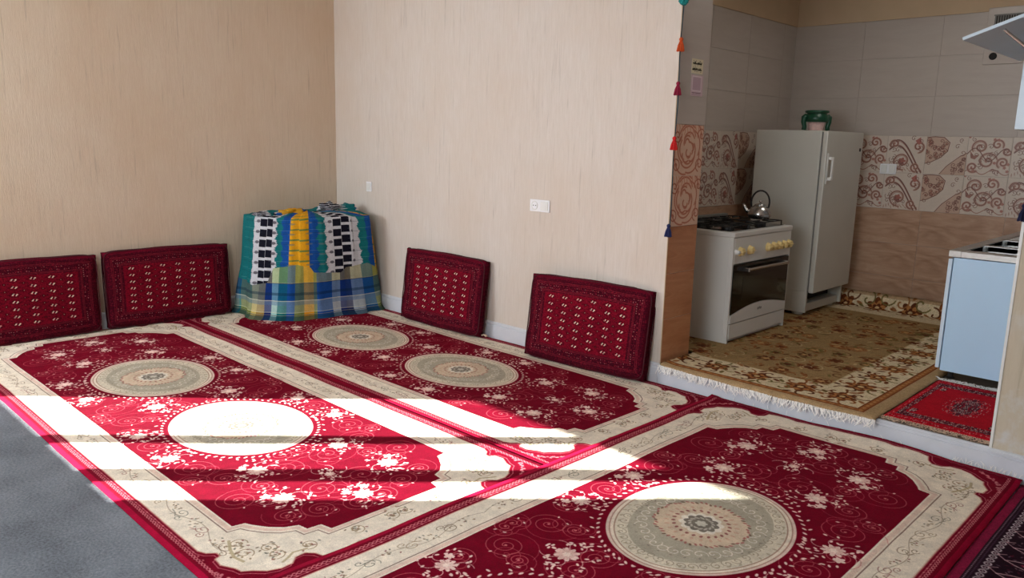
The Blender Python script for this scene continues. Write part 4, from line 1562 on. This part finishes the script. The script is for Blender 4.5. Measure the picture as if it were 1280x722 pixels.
# kettle on the far burner
ket = empty('kettle', (-2.80, 5.57, ST + .041), math.radians(200), 'shiny round steel kettle with arched handle on the stove', 'kettle')
bm = bmesh.new()
lathe(bm, [(.055, 0), (.075, .004), (.086, .028), (.085, .05), (.068, .082), (.046, .098), (.040, .102)], 36)
ob('body', bm, M['steel'], ket, True)
bm = bmesh.new()
lathe(bm, [(.042, .101), (.040, .108), (.022, .116), (.008, .118), (.006, .124), (.012, .130), (.010, .138), (.002, .140)], 28)
ob('lid', bm, M['steel'], ket, True)
bm = bmesh.new()
tube(bm, [(.070, 0, .045), (.098, 0, .062), (.112, 0, .088), (.128, 0, .108)], [.019, .014, .011, .009], 12)
ob('spout', bm, M['steel'], ket, True)
bm = bmesh.new()
tube(bm, [(.062, 0, .088)] + [(.066 * math.cos(a), 0, .125 + .088 * math.sin(a)) for a in np.linspace(.0, math.pi, 14)] + [(-.062, 0, .088)], .0065, 8)
ob('handle', bm, M['dark'], ket, True)

# ------------------------------------------------------------------ refrigerator
FX, FY0, FY1, FZ0, FZ1 = -2.65, 6.195, 6.93, KZ + .009, 1.635
fr = empty('refrigerator', (-2.92, 6.56, FZ0), 0, 'old white single door refrigerator standing between stove and tiled wall', 'refrigerator')
TF = Matrix.Translation((2.92, -6.56, -FZ0))
pf = lambda n, b_, m_, par=None, smooth=False: part(n, b_, m_, par, fr, TF, smooth)
pf('cabinet', lambda bm: (abox(bm, -3.20, FX, FY0, FY1, .345, FZ1, .006), abox(bm, -3.20, FX - .12, FY0, FY1, FZ0 + .03, .346, .004), abox(bm, FX - .121, FX, FY0, FY0 + .03, FZ0 + .03, .346, .004), abox(bm, FX - .121, FX, FY1 - .03, FY1, FZ0 + .03, .346, .004)), M['white_fridge'])
pf('gasket', lambda bm: abox(bm, FX, FX + .012, FY0 + .012, FY1 - .012, .35, FZ1 - .01), M['grey'])
fd = pf('door', lambda bm: abox(bm, FX + .012, FX + .052, FY0 + .004, FY1, .338, FZ1 - .002, .008, 3), M['white_fridge'])


def fh(bm):
    x = FX + .052
    for z in (1.26, 1.42): abox(bm, x, x + .032, 6.245, 6.285, z - .012, z + .012, .003)
    abox(bm, x + .022, x + .036, 6.25, 6.28, 1.25, 1.43, .004)
    abox(bm, x, x + .006, 6.222, 6.245, 1.22, 1.46, .002)


pf('door_handle', fh, M['white_plastic'], fd)
pf('badge', lambda bm: abox(bm, FX + .052, FX + .055, 6.855, 6.885, 1.478, 1.505, .001), M['dark'], fd)
pf('kick_grille', lambda bm: (abox(bm, FX - .10, FX - .02, FY0 + .03, FY1 - .03, FZ0 + .03, .235, .005)), M['white_fridge'])
pf('vent_gap', lambda bm: abox(bm, FX - .118, FX - .11, FY0 + .03, FY1 - .03, .235, .344), M['dark'])
for yy in (FY0 + .07, FY1 - .07):
    pf('foot', lambda bm: lathe(bm, [(.04, 0), (.045, .006), (.045, .03)], 16, (FX - .09, yy, FZ0)), M['white_fridge'])
for yy in (FY0 + .07, FY1 - .07):
    pf('foot', lambda bm: lathe(bm, [(.04, 0), (.045, .006), (.045, .03)], 16, (-3.12, yy, FZ0)), M['white_fridge'])

# green pot on top
pot = empty('lidded_pot', (-2.80, 6.42, FZ1), 0, 'small green lidded pot with pink base on top of the refrigerator', 'pot')
bm = bmesh.new(); lathe(bm, [(.050, 0), (.056, .006), (.062, .045), (.066, .072)], 32); o = ob('pot_base', bm, M['pink'], pot, True); o['label'] = 'pinkish white lower bowl'
bm = bmesh.new(); lathe(bm, [(.066, .070), (.088, .072), (.092, .095), (.088, .125), (.080, .132), (.080, .140), (.092, .144), (.094, .158), (.086, .163), (.05, .165)], 32); ob('collar', bm, M['green'], pot, True)
for s in (-1, 1):
    bm = bmesh.new()
    # flaring side ear that drops to the base
    dv = Vector((.72, .69, 0))
    P = [dv * s * .082 + Vector((0, 0, .118)), dv * s * .102 + Vector((0, 0, .105)), dv * s * .104 + Vector((0, 0, .07)), dv * s * .094 + Vector((0, 0, .035)), dv * s * .098 + Vector((0, 0, .006))]
    tube(bm, P, [.024, .024, .020, .018, .018], 10)
    ob('handle', bm, M['green'], pot, True)

# ------------------------------------------------------------------ sink cabinet
CX0, CX1, CY0, CY1 = -1.345, -.745, 5.15, 6.95
sk = empty('sink_cabinet', (-1.05, 6.0, KZ), 0, 'white sink cabinet with painted-in sky tint and steel top behind the right pillar', 'cabinet')
TS = Matrix.Translation((1.05, -6.0, -KZ))
ps = lambda n, b_, m_, par=None, smooth=False: part(n, b_, m_, par, sk, TS, smooth)
ps('side_panel', lambda bm: abox(bm, CX0 + .012, CX1, CY0, CY0 + .018, .19, .882, .002), M['skytint_panel'])
ps('carcass', lambda bm: abox(bm, CX0 + .014, CX1, CY0 + .018, CY1, .195, .882), M['cabwhite'])
for i in range(3):
    ya = CY0 + .006 + i * .598
    d = ps('door', lambda bm: abox(bm, CX0 - .018, CX0 + .004, ya, ya + .590, .20, .872, .003), M['cabwhite'])
    ps('handle', lambda bm: tube(bm, [(CX0 - .02, ya + .5, .76), (CX0 - .045, ya + .5, .76), (CX0 - .045, ya + .5, .64), (CX0 - .02, ya + .5, .64)], .006, 8), M['steel'], d)
for x in (CX0 + .06, CX1 - .06):
    for y in (CY0 + .06, CY1 - .08):
        ps('foot', lambda bm: lathe(bm, [(.024, .01), (.026, .014), (.016, .02), (.016, .066)], 14, (x, y, KZ)), M['dark'])


def sinktop(bm):
    z0, z1 = .884, .924
    xa, xb, ya, yb = CX0 - .018, CX1, CY0 - .008, CY1
    # rim frame round two basins
    bx0, bx1 = xa + .07, xb - .06
    bs = [(5.26, 5.62), (5.68, 6.10)]
    abox(bm, xa, bx0, ya, yb, z0, z1, .004)
    abox(bm, bx1, xb, ya, yb, z0, z1, .004)
    ys = [ya, bs[0][0], bs[0][1], bs[1][0], bs[1][1], yb]
    for a, b_ in ((ys[0], ys[1]), (ys[2], ys[3]), (ys[4], ys[5])): abox(bm, bx0 - .001, bx1 + .001, a, b_, z0 + .004, z1 - .004)
    abox(bm, xb - .02, xb, ya, yb, z1, z1 + .03, .003)
    for k in range(9): abox(bm, bx0 + .02, bx1 - .02, 6.18 + k * .075, 6.195 + k * .075, z1 - .004, z1 + .001, .002)


ps('worktop', sinktop, M['brushed'])
for a, b_ in ((5.26, 5.62), (5.68, 6.10)):
    def basin(bm):
        r = bmesh.ops.create_cube(bm, size=1)
        for v in r['verts']: v.co = Vector(((CX0 + .052 + CX1 - .06) / 2 + v.co.x * (CX1 - .06 - CX0 - .052), (a + b_) / 2 + v.co.y * (b_ - a), .83 + v.co.z * .17))
        tops = [f for f in bm.faces if f.normal.z > .9]
        bmesh.ops.delete(bm, geom=tops, context='FACES')
        bmesh.ops.bevel(bm, geom=[e_ for e_ in bm.edges if not e_.is_boundary], offset=.025, segments=3, affect='EDGES')
        bmesh.ops.reverse_faces(bm, faces=bm.faces)
    ps('basin', basin, M['brushed'])

# ------------------------------------------------------------------ wall cabinet with raised flap
uc = empty('wall_cabinet', (-.9, 5.7, 1.62), 0, 'white wall cabinet at the upper right with its flap door raised', 'cabinet')
TU = Matrix.Translation((.9, -5.7, -1.62))
pu = lambda n, b_, m_, par=None, smooth=False: part(n, b_, m_, par, uc, TU, smooth)
UX, UY0, UY1, UZ0, UZ1 = -1.085, 5.0, 6.3, 1.625, 2.225
t_ = .018
pu('side_panel', lambda bm: abox(bm, UX, KX1 - .005, UY0, UY0 + t_, UZ0, UZ1, .002), M['cabwhite'])
pu('side_panel', lambda bm: abox(bm, UX, KX1 - .005, UY1 - t_, UY1, UZ0, UZ1, .002), M['cabwhite'])
pu('top_panel', lambda bm: abox(bm, UX, KX1 - .005, UY0 + t_, UY1 - t_, UZ1 - t_, UZ1), M['cabwhite'])
pu('bottom_panel', lambda bm: abox(bm, UX, KX1 - .005, UY0 + t_, UY1 - t_, UZ0, UZ0 + t_), M['cabwhite'])
pu('shelf', lambda bm: abox(bm, UX + .02, KX1 - .005, UY0 + t_, UY1 - t_, 1.92, 1.936), M['cabwhite'])
pu('back_panel', lambda bm: abox(bm, KX1 - .012, KX1 - .006, UY0 + t_, UY1 - t_, UZ0 + t_, UZ1 - t_), M['cabwhite'])


def flap(bm):
    L = .33
    a = math.radians(20)
    abox(bm, -L, 0, UY0, UY1, -.018, 0, .002)
    bmesh.ops.rotate(bm, verts=bm.verts, matrix=Matrix.Rotation(-a, 3, 'Y'), cent=(0, 0, 0))
    bmesh.ops.translate(bm, verts=bm.verts, vec=(UX - .004, 0, UZ1 + .012))


fp = pu('flap_door', flap, M['cabwhite'])
for yy in (UY0 + .04, UY1 - .04): pu('flap_stay', lambda bm: tube(bm, [(UX + .06, yy, 2.0), (UX - .12, yy, 2.155)], .008, 8), M['steel'])

# ------------------------------------------------------------------ vent on the back wall
vt = empty('wall_vent', (-1.70, KY1 - .006, 2.17), 0, 'square wall vent with grey slatted grille at the top of the kitchen back wall', 'vent')
TV = Matrix.Translation((1.70, -(KY1 - .006), -2.17))
pv = lambda n, b_, m_, par=None: part(n, b_, m_, par, vt, TV)
YV = KY1 - .006
pv('frame', lambda bm: abox(bm, -1.835, -1.56, YV - .012, YV, 2.175, 2.60, .004), M['tile_plain'])
pv('grille_backing', lambda bm: abox(bm, -1.785, -1.585, YV - .014, YV - .011, 2.40, 2.54), M['dark'])
for k in range(12): pv('slat', lambda bm: abox(bm, -1.782 + k * .0168, -1.773 + k * .0168, YV - .022, YV - .012, 2.40, 2.54, .001), M['grey'])
pv('grille_rail', lambda bm: (abox(bm, -1.79, -1.58, YV - .023, YV - .012, 2.536, 2.546), abox(bm, -1.79, -1.58, YV - .023, YV - .012, 2.394, 2.404), abox(bm, -1.79, -1.58, YV - .0225, YV - .012, 2.465, 2.474)), M['grey'])
pv('pipe_hole', lambda bm: (lathe(bm, [(.028, 0), (.028, .006), (.02, .006)], 18), bmesh.ops.rotate(bm, verts=bm.verts, matrix=Matrix.Rotation(math.pi / 2, 3, 'X')), bmesh.ops.translate(bm, verts=bm.verts, vec=(-1.765, YV - .011, 2.235))), M['dark'])
